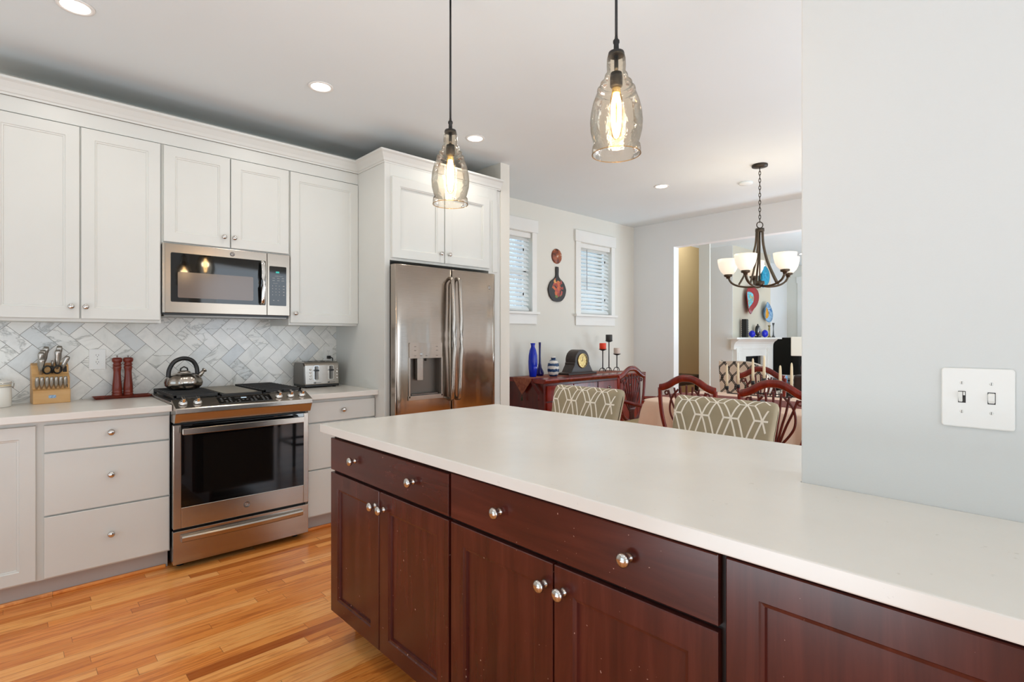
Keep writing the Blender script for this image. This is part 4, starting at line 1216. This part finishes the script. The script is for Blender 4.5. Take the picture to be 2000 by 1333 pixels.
# ================================================================== bar chairs at the peninsula
def stool(loc, label, proto=None):
    if proto: return copytree(proto, loc, 0, label)
    t = thing('bar_stool', label, 'bar stool', loc, 0, 'patterned bar stools along the peninsula')
    wd = .52
    # local: seat centre at origin, back towards +x, faces -x; width along y
    prof = bez([(.165, 0, .60), (.195, 0, .72), (.235, 0, .85), (.262, 0, .945), (.285, 0, .982), (.320, 0, .985), (.338, 0, .955), (.322, 0, .90), (.285, 0, .75), (.250, 0, .60)], 6)
    def surf(s, tt, off=0):
        """s 0..1 across y, tt 0..1 along the profile"""
        q = tt * (len(prof) - 1); i = min(int(q), len(prof) - 2); p = prof[i].lerp(prof[i + 1], q - i)
        tang = (prof[min(i + 1, len(prof) - 1)] - prof[max(i - 1, 0)]).normalized()
        nrm = Vector((-tang.z, 0, tang.x))
        hgt = max(0, min(1, (p.z - .60) / .38))
        half = (wd / 2) * (.90 + .10 * hgt)
        e = abs(s - .5) * 2
        rnd = 0 if e < .90 else (1 - math.sqrt(max(0, 1 - ((e - .90) / .10) ** 2)))
        drop = .035 * rnd
        c = Vector((.29 - (.985 - p.z) * .23, 0, p.z))
        pp = p.lerp(Vector((c.x, 0, p.z)), rnd * .9) - Vector((0, 0, drop * hgt))
        y = half * (1 - 2 * s)
        return (pp.x + nrm.x * off, y, pp.z + nrm.z * off)
    m = MB(); m.smooth = True
    ss = [0, .01, .025, .05] + [.05 + .9 * i / 12 for i in range(1, 12)] + [.95, .975, .99, 1]
    m.grid([[surf(s, i / 54) for s in ss] for i in range(55)])
    # pattern of white lines following the surface
    L = sum((prof[i + 1] - prof[i]).length for i in range(len(prof) - 1))
    a_ = .150; rowh = .092; h_ = .036
    def uv(x, yv): return (x / wd, yv / L)
    def seg(p, q):
        n = 8; rows = []
        px, py = p; qx, qy = q; dx, dy = qx - px, qy - py; ln = math.hypot(dx, dy); nx, ny = -dy / ln * .0042, dx / ln * .0042
        for i in range(n + 1):
            u = i / n; x, y = px + dx * u, py + dy * u
            r = []
            for sg in (-1, 1):
                s_, t_ = uv(x + nx * sg, y + ny * sg)
                if not (0.002 < s_ < .955 and 0 < t_ < 1): r = None; break
                r.append(surf(s_, t_, .0012))
            if r: rows.append(r)
            else:
                if len(rows) > 1: m.grid(rows)
                rows = []
        if len(rows) > 1: m.grid(rows)
    m.cur = 1; m.smooth = False
    for r in range(0, 11):
        for c in range(-2, 6):
            sx = c * a_ + (r % 2) * a_ * .5 + .03 - r * .006; sy = .050 + r * rowh
            Sx = (sx, sy)
            seg((sx - h_, sy), Sx); seg(Sx, (sx + h_, sy))
            d1 = (-a_ * .5 - .006, -rowh); d2 = (a_ * .5 - .006, -rowh)
            d1 = (-a_ * .5 + .006, -rowh); d2 = (a_ * .5 + .006, -rowh)
            seg((sx - h_, sy), (sx + d1[0], sy + d1[1])); seg(Sx, (sx + d1[0] + h_, sy + d1[1]))
            seg(Sx, (sx + d2[0] - h_, sy + d2[1])); seg((sx + h_, sy), (sx + d2[0], sy + d2[1]))
    bk = make('backrest', m, ['stool_taupe', 'stool_cream'], t, local=True)
    m = MB().box(-.22, -.23, .56, .24, .23, .65); make('seat', m, 'stool_taupe', t, local=True, bevel=.025, seg=4)
    for sx, sy in ((-.19, -.20), (-.19, .20), (.21, -.20), (.21, .20)):
        make('leg', MB().tube([(sx, sy, .57), (sx * 1.06, sy * 1.06, 0)], [.022, .015], 4), 'dark_leg', t, local=True)
    m = MB()
    for y in (-.205, .205): m.box(-.19, y - .01, .20, .21, y + .01, .225)
    m.box(-.20, -.205, .20, -.18, .205, .225)
    make('footrest', m, 'dark_leg', t, local=True)
    return t
st = stool((2.27, 2.055, 0), 'taupe bar stool with a white lattice pattern, in front of the sideboard')
stool((2.27, 1.205, 0), 'taupe bar stool with a white lattice pattern, nearer the white wall', st)

# ================================================================== sideboard and its ornaments
SB = .885
def sideboard():
    x0, x1, y0, y1 = 3.775, 5.44, 3.545, 4.06
    t = thing('sideboard', 'long red mahogany sideboard under the dining windows', 'sideboard', ((x0 + x1) / 2, 3.8, 0))
    m = MB(); m.box(x0, y0 + .02, .16, x1, y1, .84)
    make('carcass', m, 'mahogany_dark', t, bevel=.003)
    pr = [(0, .84), (-.012, .845), (-.016, .855), (-.03, .862), (-.034, .872), (-.03, SB), (y1 - y0, SB), (y1 - y0, .84)]
    m = MB(); m.prism([(y0 + a, b) for a, b in pr], lambda a, b, d: (d, a, b), x0 - .03, x1 + .03)
    make('top', m, 'mahogany', t, bevel=.003)
    for x in (x0 + .03, x1 - .03):
        for y in (y0 + .05, y1 - .04): make('leg', MB().box(x - .03, y - .03, 0, x + .03, y + .03, .17), 'mahogany_dark', t)
    f = FY(y0 + .02); n = 4; w = (x1 - x0 - .06) / n
    for i in range(n):
        a0 = x0 + .03 + i * w + .006; a1 = a0 + w - .012
        d = make('drawer', slab(f, a0, a1, .665, .815, .014), 'mahogany', t)
        kx = (a0 + a1) / 2
        m = MB().lathe([(0, 0), (.019, 0), (.021, .003), (.012, .005), (.009, .014), (.013, .018), (.010, .023), (0, .024)], f(kx, .74, .0135), 'y-', 20, cap=False)
        make('knob', m, 'antique_silver', d)
        d = make('door', shaker(f, a0, a1, .19, .65, .014, .05, .006, .006), 'mahogany', t)
sideboard()
# runner with pointed end hanging over the left side
def runner_sb():
    m = MB(); z = SB + .0015
    m.box(3.741, 3.70, SB + .0002, 5.35, 3.96, z)
    x = 3.7412
    m.prism([(3.70, z), (3.96, z), (3.96, z - .02), (3.83, z - .17), (3.70, z - .02)], lambda a, b, d: (x - d, a, b), 0, .0025)
    o = make('sideboard_runner', m, 'runner_brown', loc=(3.8, 3.83, SB)); tag(o, 'rust-brown cloth runner with a pointed tasselled end on the sideboard', 'table runner')
    for y, mt, dz in ((3.83, 'tassel_green', -.17),):
        make('tassel', MB().lathe([(0, 0), (.003, -.002), (.003, -.02), (.008, -.026), (.011, -.060), (0, -.061)], (x - .004, y, z + dz), 'z', 12, cap=False), mt, o, label='dark tassel at the tip')
    make('edge_fold', MB().prism([(3.70, z - .005), (3.715, z - .035), (3.60, z - .165), (3.585, z - .13)], lambda a, b, d: (x - d, a, b), 0, .002), 'tassel_red', o)
    make('tassel', MB().lathe([(0, 0), (.003, -.002), (.003, -.02), (.008, -.026), (.011, -.060), (0, -.061)], (x - .003, 3.60, z - .15), 'z', 12, cap=False), 'tassel_red', o, label='red tassel')
runner_sb()
zs = SB + .002
def lathed(name, prof, x, y, z, m, label, cat, group=None, seg=40):
    o = make(name, MB().lathe(prof, (x, y, z), 'z', seg, cap=False), m, loc=(x, y, z)); tag(o, label, cat, group); return o
lathed('glass_vase', [(0, 0), (.032, 0), (.036, .006), (.045, .08), (.0475, .15), (.044, .22), (.033, .275), (.022, .300), (.019, .315), (.026, .345), (.024, .345), (.017, .318), (.017, .30), (.0, .298)], 3.905, 3.84, zs, 'blue_glass', 'tall bright blue glass vase at the left end of the sideboard', 'vase')
lathed('bottle_vase', [(0, 0), (.034, 0), (.042, .008), (.044, .028), (.036, .055), (.020, .085), (.0135, .13), (.0105, .20), (.011, .28), (.013, .352), (.010, .352), (.008, .28), (0, .27)], 4.075, 3.905, zs, 'indigo_glass', 'dark indigo long-necked bottle vase on the sideboard', 'vase')
lathed('ceramic_jar', [(0, 0), (.035, 0), (.050, .018), (.060, .055), (.061, .095), (.056, .135), (.040, .165), (.022, .175), (.021, .180), (.024, .182), (.024, .203), (.020, .206), (0, .206)], 4.110, 3.745, zs, 'banded_glaze', 'round white jar with dark blue bands on the sideboard', 'jar')
# mantel clock
def clock():
    x0, x1, y0, y1 = 4.315, 4.775, 3.715, 3.855; xc = (x0 + x1) / 2
    t = thing('mantel_clock', 'dark tambour mantel clock with a brass dial on the sideboard', 'clock', (xc, (y0 + y1) / 2, zs))
    R = .118; zc = zs + .155
    right = [(x1 - .005, zs + .022), (x1 - .05, zs + .030), (xc + .16, zs + .060), (xc + .128, zs + .105), (xc + .126, zs + .125), (xc + R, zc - .02)]
    top = arc(xc, zc, R, 0, PI, 20, R * .98)
    left = [(2 * xc - a, b) for a, b in right[::-1]]
    m = MB(); m.prism([(x0 + .005, zs + .022)] + right[:0] + right + top + left[:-1], FY(y0), -(y1 - y0), 0)
    make('case', m, 'clock_wood', t, bevel=.003)
    make('plinth', MB().box(x0 - .01, y0 - .012, zs, x1 + .01, y1 + .005, zs + .022), 'clock_wood', t, bevel=.004)
    f = FY(y0)
    bz = make('bezel', MB().lathe([(.076, -.002), (.082, .004), (.078, .012), (.071, .012)], f(xc, zc - .005, 0), 'y-', 40, cap=False), 'brass_dial', t)
    dl_ = make('dial', MB().lathe([(0, .005), (.073, .005)], f(xc, zc - .005, 0), 'y-', 40, cap=False), 'brass_dial', t)
    m = MB()
    for k in range(12):
        a = 2 * PI * k / 12
        p = [(xc + r * math.cos(a + w), zc - .005 + r * math.sin(a + w)) for r, w in ((.052, -.03), (.062, -.03), (.062, .03), (.052, .03))]
        m.prism(p, f, .0055, .006)
    fbox(f, xc - .002, xc + .002, zc - .005, zc + .040, .006, .007, m); fbox(f, xc - .030, xc, zc - .008, zc - .004, .006, .007, m)
    make('hands_and_numerals', m, 'black_iron', dl_)
clock()
def pillar(x, y, h, mt, cname, label_h, label_c):
    t = thing('candle_holder', label_h, 'candle holder', (x, y, zs), 0, 'iron pillar candle holders on the sideboard')
    make('stem', MB().tube([(x, y, zs + .035), (x, y, zs + h - .012)], .0065, 10), 'black_iron', t)
    make('plate', MB().lathe([(0, -.02), (.012, -.018), (.034, -.010), (.047, 0), (.045, .002), (.030, -.004), (0, -.006)], (x, y, zs + h), 'z', 28, cap=False), 'black_iron', t)
    for k in range(3):
        a = 2 * PI * k / 3 + .4
        d = (math.cos(a), math.sin(a))
        make('leg', MB().tube(bez([(x, y, zs + .042), (x + .022 * d[0], y + .022 * d[1], zs + .040), (x + .036 * d[0], y + .036 * d[1], zs + .020), (x + .040 * d[0], y + .040 * d[1], zs + .003)], 5), .0045, 8), 'black_iron', t)
    c = make('pillar_candle', MB().lathe([(0, .0), (.037, 0), (.039, .003), (.039, .072), (.036, .077), (.010, .074), (0, .074)], (x, y, zs + h - .005), 'z', 28, cap=False), mt, loc=(x, y, zs + h))
    tag(c, label_c, 'candle', 'pillar candles on the sideboard')
pillar(5.08, 3.845, .265, 'candle_red', 'red', 'black iron candle holder of middle height, carrying the red candle', 'bright red pillar candle on an iron holder')
pillar(5.215, 3.855, .365, 'candle_charcoal', 'charcoal', 'tallest black iron candle holder, carrying the charcoal candle', 'charcoal pillar candle on the tallest iron holder')
pillar(5.36, 3.845, .205, 'candle_pink', 'pink', 'shortest black iron candle holder, carrying the pale candle', 'pale pink pillar candle on the shortest iron holder')
# wall plaques between the windows
o = make('wall_plaque', MB().lathe([(0, .016), (.06, .016), (.080, .012), (.086, .004), (.084, 0)], (4.54, YW - .001, 2.215), 'y-', 36), 'painted_plaque', loc=(4.54, YW, 2.215)); tag(o, 'small round brown painted plaque between the dining windows', 'wall plaque')
m = MB(); pts = []
outl = [(-.020, .40), (-.024, .37), (-.024, .30), (-.050, .265), (-.110, .225), (-.146, .16), (-.148, .12), (-.125, .06), (-.070, .012), (0, 0)]
cr = [(p.x, p.z) for p in bez([(a, 0, b) for a, b in outl], 5)]
poly = cr + [(-a, b) for a, b in cr[::-1][1:]]
m.prism(poly[::-1], lambda a, b, d: (4.54 + a, YW - d, 1.695 + b), .002, .018)
o = make('painted_paddle', m, 'painted_paddle', loc=(4.54, YW, 1.695), bevel=.003); tag(o, 'dark paddle-shaped board painted with fruit and flowers, hung below the round plaque', 'wall ornament')

# ================================================================== dining table
TX0, TX1, TY0, TY1, TZ = 3.93, 5.03, .80, 2.58, .760
t = thing('dining_table', 'long dining table under the pink cloth', 'table', ((TX0 + TX1) / 2, (TY0 + TY1) / 2, 0))
make('tabletop', MB().box(TX0 + .01, TY0 + .01, .725, TX1 - .01, TY1 - .01, .752), 'mahogany', t)
for y in (1.2, 2.3): make('pedestal', MB().lathe([(0, 0), (.05, .03), (.05, .10), (.035, .15), (.06, .35), (.05, .62), (.10, .725)], ((TX0 + TX1) / 2, y, 0), 'z', 20), 'mahogany', t)
def cloth():
    m = MB(); m.smooth = True; r = .10
    base = rrect(TX0, TY0, TX1, TY1, r, 8)
    # resample outline
    pts = []; n = len(base)
    for i in range(n):
        p, q = base[i], base[(i + 1) % n]; L = math.hypot(q[0] - p[0], q[1] - p[1]); k = max(1, int(L / .03))
        for j in range(k): pts.append((p[0] + (q[0] - p[0]) * j / k, p[1] + (q[1] - p[1]) * j / k))
    n = len(pts); nor = []
    for i in range(n):
        a, b = pts[i - 1], pts[(i + 1) % n]; dx, dy = b[0] - a[0], b[1] - a[1]; l = math.hypot(dx, dy) or 1; nor.append((dy / l, -dx / l))
    rows = []; s = 0; ph = []
    for i in range(n):
        s += math.hypot(pts[i][0] - pts[i - 1][0], pts[i][1] - pts[i - 1][1]); ph.append(s)
    for k, (off, dz, wv) in enumerate([(-.06, .002, 0), (-.012, .002, 0), (.0, -.002, 0), (.008, -.012, .1), (.014, -.05, .3), (.022, -.10, .6), (.03, -.17, .85), (.036, -.23, 1.0), (.038, -.265, 1.1)]):
        row = []
        for i in range(n):
            w = (.020 * math.sin(ph[i] * 2 * PI / .19) + .010 * math.sin(ph[i] * 2 * PI / .083 + 1)) * wv
            d = off + w
            row.append((pts[i][0] + nor[i][0] * d, pts[i][1] + nor[i][1] * d, TZ + dz - .001))
        rows.append(row)
    b = m.grid(rows, closed_u=True); m.smooth = False; m.face(list(range(b, b + n)))
    return m
o = make('tablecloth', cloth(), 'pink_cloth', loc=((TX0 + TX1) / 2, (TY0 + TY1) / 2, TZ)); tag(o, 'dusty pink cloth hanging in folds over the dining table', 'tablecloth')
m = MB(); xc = 4.48
m.box(xc - .22, TY0 - .05, TZ + .0015, xc + .22, TY1 + .03, TZ + .004)
m.prism([(xc - .22, TZ + .004), (xc + .22, TZ + .004), (xc + .22, TZ - .03), (xc, TZ - .20), (xc - .22, TZ - .03)], lambda a, b, d: (a, TY1 + .032 + d + (TZ - b) * .25, b), 0, .003)
o = make('table_runner', m, 'runner_cloth', loc=(xc, 1.8, TZ)); tag(o, 'dark red runner lying along the middle of the dining table', 'table runner')

# candelabra with six taper candles
def candelabra():
    X = 4.48; zt = TZ + .004
    cs = [(2.075, .872), (1.978, .892), (1.855, .930), (1.765, .955), (1.640, .925), (1.555, .885)]
    yc = 1.81
    t = thing('candelabra', 'black iron candelabra with six cups in the middle of the dining table', 'candelabra', (X, yc, zt))
    make('base', MB().lathe([(0, 0), (.07, 0), (.07, .006), (.02, .012), (0, .014)], (X, yc, zt), 'z', 28, cap=False), 'black_iron', t)
    make('stem', MB().tube([(X, yc, zt + .01), (X, yc, .935)], .006, 8), 'black_iron', t)
    cups = [(X + dx, y, z) for (y, z), dx in zip(cs, (0, 0, 0, 0, 0, 0))]
    for (a, b, hz) in ((0, 5, .815), (1, 4, .835), (2, 3, .885)):
        make('arm', MB().tube([(X, cups[a][1], cups[a][2] - .03), (X, cups[a][1], hz), (X, yc, hz - .004), (X, cups[b][1], hz), (X, cups[b][1], cups[b][2] - .03)], .0045, 8), 'black_iron', t)
    for c in cups: make('cup', MB().lathe([(0, -.032), (.008, -.030), (.014, -.024), (.0145, .0), (.012, .002), (0, -.002)], c, 'z', 16, cap=False), 'black_iron', t)
    tops = [1.060, 1.078, 1.118, 1.143, 1.068, 1.092]
    lbl = ['cream taper candle at the candelabra end farthest from the white wall', 'cream taper candle second from the candelabra end near the trellis armchair',
           'tall cream taper candle left of the highest one', 'cream taper candle standing highest in the candelabra', 'cream taper candle between the highest one and the end by the white wall', 'cream taper candle at the candelabra end beside the white wall']
    for c, tz, lb in zip(cups, tops, lbl):
        h = tz - c[2]
        o = make('taper_candle', MB().lathe([(0, -.002), (.0115, -.002), (.0112, h * .3), (.0095, h * .8), (.007, h * .95), (.002, h)], c, 'z', 14, cap=False), 'candle_cream', loc=c); tag(o, lb, 'candle', 'taper candles in the candelabra')
candelabra()

# ================================================================== shield-back chairs
def chair(arms=False):
    """local: back plane y=0, sitter faces +y; returns list of (name, MB, mat)"""
    P = []
    half = [(0, .985), (.05, .980), (.10, .958), (.15, .928), (.195, .910), (.222, .905)]
    crest = bez([(-x, 0, z) for x, z in half[::-1]] + [(x, 0, z) for x, z in half[1:]], 5)
    P.append(('crest_rail', MB().tube(crest, .0255, 10, flat=(1.05, .6), up=(0, 0, 1)), 'mahogany'))
    lower = bez([(-.222, 0, .905), (-.218, 0, .80), (-.200, 0, .68), (-.165, 0, .575), (-.105, 0, .500), (0, 0, .472), (.105, 0, .500), (.165, 0, .575), (.200, 0, .68), (.218, 0, .80), (.222, 0, .905)], 5)
    P.append(('shield_frame', MB().tube(lower, .0165, 10, flat=(.75, 1.0), up=(0, 1, 0)), 'mahogany'))
    m = MB()
    for k in (-3, -2, -1, 0, 1, 2, 3):
        s = k / 3
        top = (.150 * s, 0, .935 - .045 * abs(s) ** 1.5)
        pts = bez([(.040 * s, 0, .475), (.030 * s, 0, .56), (.075 * s + .0, 0, .70), (.118 * s, 0, .80), top], 6)
        m.tube(pts, .0075, 8, flat=(.8, 1.1), up=(0, 1, 0))
        if k in (-2, 2): m.tube(bez([(.04 * s, 0, .56), (.19 * s, 0, .70), (.19 * s, 0, .82), (.10 * s, 0, .90)], 6), .0075, 8, flat=(.8, 1.1), up=(0, 1, 0))
    for sg in (-1, 1):
        m.tube([(sg * (.165 + .014 * math.cos(a)), 0, .868 + .014 * math.sin(a)) for a in [PI * 2 * i / 12 for i in range(12)]], .0065, 6, closed=True)
    m.box(-.05, -.009, .585, .05, .009, .60)
    P.append(('splat', m, 'mahogany_dark'))
    P.append(('seat', MB().prism([(-.20, -.01), (.20, -.01), (.25, .42), (-.25, .42)][::1], lambda a, b, d: (a, b, d), .435, .485), 'seat_stripe'))
    P.append(('seat_rail', MB().prism([(-.205, -.015), (.205, -.015), (.255, .43), (-.255, .43)], lambda a, b, d: (a, b, d), .375, .44), 'mahogany'))
    for sg in (-1, 1):
        P.append(('leg', MB().tube(bez([(sg * .17, 0, .56), (sg * .185, -.005, .42), (sg * .19, -.03, .2), (sg * .20, -.08, 0)], 5), .019, 4), 'mahogany'))
        P.append(('leg', MB().tube([(sg * .235, .40, .40), (sg * .235, .405, 0)], [.024, .014], 4), 'mahogany'))
        if arms:
            P.append(('arm', MB().tube(bez([(sg * .205, 0, .68), (sg * .245, .10, .685), (sg * .285, .24, .675), (sg * .285, .30, .668), (sg * .275, .315, .62), (sg * .262, .27, .52), (sg * .262, .27, .42)], 6), .0175, 10), 'mahogany'))
    return P
def make_chair(loc, rz, label, arms=False):
    t = thing('dining_chair', label, 'chair', loc, rz, 'shield-back dining chairs')
    for n, m, mt in chair(arms): make(n, m, mt, t, local=True, bevel=.006 if n == 'seat' else 0)
    return t
c0 = make_chair((3.665, 2.005, 0), -PI / 2, 'red shield-back chair on the near side of the table, uncropped')
copytree(c0, (3.665, 1.385, 0), -PI / 2, 'red shield-back chair on the near side of the table, cut off by the white wall')
copytree(c0, (5.30, 2.12, 0), PI / 2, 'red shield-back chair on the far side of the table, behind the taper candles')
make_chair((4.455, 3.02, 0), PI, 'mahogany shield-back armchair at the end of the table beside the sideboard', True)

# ================================================================== living room beyond
# fireplace mantel
def mantel():
    Y = 3.78
    t = thing('fireplace_mantel', 'white classical fireplace mantel in the far living room', 'fireplace', (9.08, 3.7, 0))
    f = FY(Y - .001)
    m = MB()
    fbox(f, 8.16, 9.97, 1.262, 1.290, 0, .16, m)
    make('shelf', m, 'trim_white', t, bevel=.004)
    m = MB(); rows = []
    prof = [(0, 1.10), (.045, 1.10), (.048, 1.14), (.055, 1.18), (.075, 1.215), (.11, 1.24), (.13, 1.262), (0, 1.262)]
    m.prism([(a, b) for a, b in prof], lambda a, b, d: f(d, b, a), 8.30, 9.86)
    make('frieze', m, 'trim_white', t)
    for a0, a1 in ((8.38, 8.58), (9.60, 9.80)):
        m = MB(); fbox(f, a0, a1, 0, 1.12, 0, .06, m); fbox(f, a0 + .03, a1 - .03, .12, 1.05, .06, .068, m); fbox(f, a0 - .01, a1 + .01, 0, .10, 0, .08, m)
        make('leg', m, 'trim_white', t)
    m = MB(); fbox(f, 8.58, 9.60, .98, 1.10, 0, .035, m)
    for a0, a1 in ((8.58, 8.78), (9.46, 9.60)): fbox(f, a0, a1, 0, .98, 0, .03, m)
    make('surround', m, 'trim_white', t)
    m = MB(); m.box(8.785, 3.80, .125, 9.455, 4.12, .975)
    fb = make('firebox', m, 'firebox', t)
    make('glass_front', MB().box(8.785, 3.79, .125, 9.455, 3.797, .975), 'black_glass', t)
mantel()
ZM = 1.2905
def mx(u, y):   # x on the mantel seen along picture column u (helper for spacing only)
    r = (u - 1000) / 1044; A = math.radians(YAW)
    return y * (math.cos(A) + r * math.sin(A)) / (math.sin(A) - r * math.cos(A))
ym = 3.70
x = mx(1455, ym)
m = MB().box(x - .036, ym - .036, ZM, x + .036, ym + .036, ZM + .295)
for i in range(8): m.box(x - .041, ym - .041, ZM + .02 + i * .034, x + .041, ym + .041, ZM + .034 + i * .034)
o = make('tall_box_vase', m, 'black_plastic', loc=(x, ym, ZM)); tag(o, 'tall square black ribbed vase at the left of the mantel', 'vase')
for u, lb, rr in ((1469, 'cobalt blue glass disc on the mantel beside the tall black vase', .058), (1494, 'cobalt blue glass disc on the mantel, right of the little clock', .066)):
    x = mx(u, ym); o = make('glass_disc', MB().lathe([(0, -.05), (rr * .6, -.04), (rr * .9, -.02), (rr, 0), (rr * .9, .02), (rr * .6, .04), (0, .05)], (x, ym, ZM + rr), 'y-', 32, cap=False), 'cobalt_glass', loc=(x, ym, ZM)); tag(o, lb, 'glass ornament', 'blue glass discs on the mantel')
x = mx(1480, ym)
t = thing('mantel_ornament', 'oval silver and black ornament standing between the two blue glass discs', 'ornament', (x, ym, ZM))
make('frame', MB().lathe([(0, -.02), (.06, -.02), (.066, 0), (.06, .02), (0, .02)], (x, ym, ZM + .115), 'y-', 32, sx=1, sy=1.4, cap=False), 'black_plastic', t)
make('face', MB().lathe([(0, .021), (.045, .021), (.045, .026), (0, .026)], (x, ym, ZM + .115), 'y-', 32, sx=1, sy=1.4, cap=False), 'antique_silver', t)
make('base', MB().box(x - .05, ym - .03, ZM, x + .05, ym + .03, ZM + .025), 'black_plastic', t)
make('finial', MB().lathe([(.008, 0), (.014, .015), (0, .03)], (x, ym, ZM + .20), 'z', 12, cap=False), 'black_plastic', t)
x = mx(1502.5, ym); lathed('candlestick', [(0, 0), (.035, 0), (.03, .01), (.010, .03), (.008, .10), (.016, .14), (.010, .17), (.024, .21), (0, .21)], x, ym, ZM, 'candlestick_brass', 'shorter brass candlestick on the mantel', 'candlestick', 'candlesticks on the mantel', 20)
x = mx(1510.5, ym); lathed('candlestick', [(0, 0), (.035, 0), (.028, .01), (.012, .04), (.007, .15), (.009, .20), (.022, .255), (0, .255)], x, ym, ZM, 'candlestick_pewter', 'taller grey candlestick at the right end of the mantel', 'candlestick', 'candlesticks on the mantel', 20)
# wall art glass plates
def plate(u, v, rx, rz_, rim, inner, label, shape=0):
    y = 3.74; x = mx(u, y); w = x * math.cos(math.radians(YAW)) + y * math.sin(math.radians(YAW))
    z = H - (v - 659.6) / 1044 * w
    t = thing('glass_plate', label, 'glass wall plate', (x, 3.78, z), 0, 'coloured blown-glass plates on the chimney breast')
    n = 40
    def ring(s, d):
        out = []
        for i in range(n):
            a = 2 * PI * i / n
            k = 1 + .10 * math.sin(2 * a + shape) + .07 * math.sin(3 * a + 2 * shape)
            out.append((x + rx * s * k * math.cos(a), 3.779 - d - .02 * math.sin(2 * a + shape) * s, z + rz_ * s * k * math.sin(a)))
        return out
    m = MB(); m.smooth = True
    rows = [ring(.25, .0), ring(.6, .03), ring(1, .075), ring(1.0, .083), ring(.62, .04)]
    m.grid(rows, closed_u=True); make('rim', m, rim, t)
    m = MB(); m.smooth = True; b = m.grid([ring(.64, .041), ring(.35, .022), ring(.02, .018)], closed_u=True); make('bowl', m, inner, t)
plate(1464, 586, .205, .235, 'art_glass_red', 'art_glass_inner', 'red-rimmed oval glass plate with a speckled turquoise bowl on the far chimney wall', .6)
plate(1496, 610, .140, .185, 'art_glass_blue', 'art_glass_amber', 'blue glass plate with an amber centre on the far chimney wall', 2.2)
plate(1489, 541, .140, .215, 'art_glass_teal', 'art_glass_teal', 'teal glass plate behind the chandelier on the far chimney wall', 1.2)

# television, stand and lamp
t = thing('television', 'large black television beside the fireplace, partly behind the lampshade', 'television', (10.45, 3.25, .5))
make('screen', MB().box(10.45, 2.62, .60, 10.50, 3.955, 1.288), 'tv_black', t, bevel=.004)
make('stand_foot', MB().box(10.36, 3.0, .52, 10.62, 3.6, .53).box(10.48, 3.2, .52, 10.52, 3.4, .62), 'tv_black', t)
t = thing('media_console', 'low dark media console under the television', 'console', (10.5, 3.25, 0))
make('body', MB().box(10.25, 2.4, .03, 10.72, 4.05, .52), 'espresso_wood', t, bevel=.004)
make('door', slab(FX(10.25), 2.45, 3.2, .08, .48), 'espresso_wood', t); make('door', slab(FX(10.25), 3.22, 4.0, .08, .48), 'espresso_wood', t)
t = thing('table_lamp', 'table lamp with a square cream shade, cut off by the white wall', 'lamp', (8.5, 2.78, 0))
make('shade', MB().prism([(8.36, 2.60), (8.64, 2.60), (8.64, 2.915), (8.36, 2.915)], lambda a, b, d: (a, b, d), 1.020, 1.300), 'linen_shade', t, bevel=.01)
make('base', MB().lathe([(0, .62), (.07, .62), (.07, .64), (.02, .66), (.035, .75), (.045, .85), (.02, .95), (.01, 1.05), (0, 1.05)], (8.5, 2.78, 0), 'z', 24), 'mahogany_dark', t)
t = thing('side_table', 'small dark side table carrying the cream lamp', 'side table', (8.5, 2.78, 0))
make('tabletop', MB().box(8.25, 2.50, .59, 8.75, 3.05, .62), 'espresso_wood', t)
for sx in (8.28, 8.72):
    for sy in (2.53, 3.02): make('leg', MB().box(sx - .02, sy - .02, 0, sx + .02, sy + .02, .59), 'espresso_wood', t)
o = make('box', MB().box(8.30, 2.98, .62, 8.42, 3.04, .72), 'book_blue', loc=(8.36, 3.0, .62)); tag(o, 'pale blue box on the side table in the living room', 'box')

# trellis armchair
t = thing('armchair', 'high-backed armchair in beige fabric with a dark trellis pattern beyond the table', 'armchair', (6.75, 2.78, 0))
m = MB(); m.smooth = True
outl = [(-.25, .44), (-.31, .95), (-.27, .985), (-.10, .995), (.08, .985), (.20, .935), (.265, .83), (.26, .44)]
poly = [(p.x, p.z) for p in bez([(a, 0, b) for a, b in outl], 5)]
m = MB(); m.prism(poly, lambda a, b, d: (6.55 + d - (.995 - b) * -.10 * -1, 2.83 - a, b), 0, .12)
make('backrest', m, 'trellis_fabric', t, bevel=.03, seg=4)
make('seat', MB().box(6.60, 2.57, .25, 7.15, 3.09, .47), 'trellis_fabric', t, bevel=.03, seg=3)
for y in (2.55, 3.06): make('armrest', MB().box(6.62, y - .03, .25, 7.10, y + .05, .63), 'trellis_fabric', t, bevel=.025, seg=3)
for sx in (6.63, 7.10):
    for sy in (2.58, 3.06): make('leg', MB().box(sx - .02, sy - .02, 0, sx + .02, sy + .02, .25), 'dark_leg', t)
# dark chair back in the living room near the tv
t = thing('armchair', 'low dark brown armchair beyond the table, beside the white wall', 'armchair', (7.2, 2.0, 0))
make('backrest', MB().box(7.02, 2.02, .35, 7.15, 2.42, .83), 'espresso_wood', t, bevel=.03, seg=3)
make('seat', MB().box(7.1, 1.95, .18, 7.7, 2.42, .42), 'espresso_wood', t, bevel=.03, seg=3)
for sx in (7.1, 7.62):
    for sy in (2.0, 2.37): make('leg', MB().box(sx - .02, sy - .02, 0, sx + .02, sy + .02, .2), 'dark_leg', t)
# hall console
t = thing('hall_table', 'dark wooden table seen through the tan hall opening', 'hall table', (8.75, 5.0, 0))
make('tabletop', MB().box(8.2, 4.75, .58, 9.30, 5.25, .61), 'espresso_wood', t)
make('apron', MB().box(8.25, 4.79, .44, 9.22, 5.21, .58), 'espresso_wood', t)
for sx in (8.29, 9.18):
    for sy in (4.82, 5.18): make('leg', MB().box(sx - .025, sy - .025, 0, sx + .025, sy + .025, .45), 'espresso_wood', t)
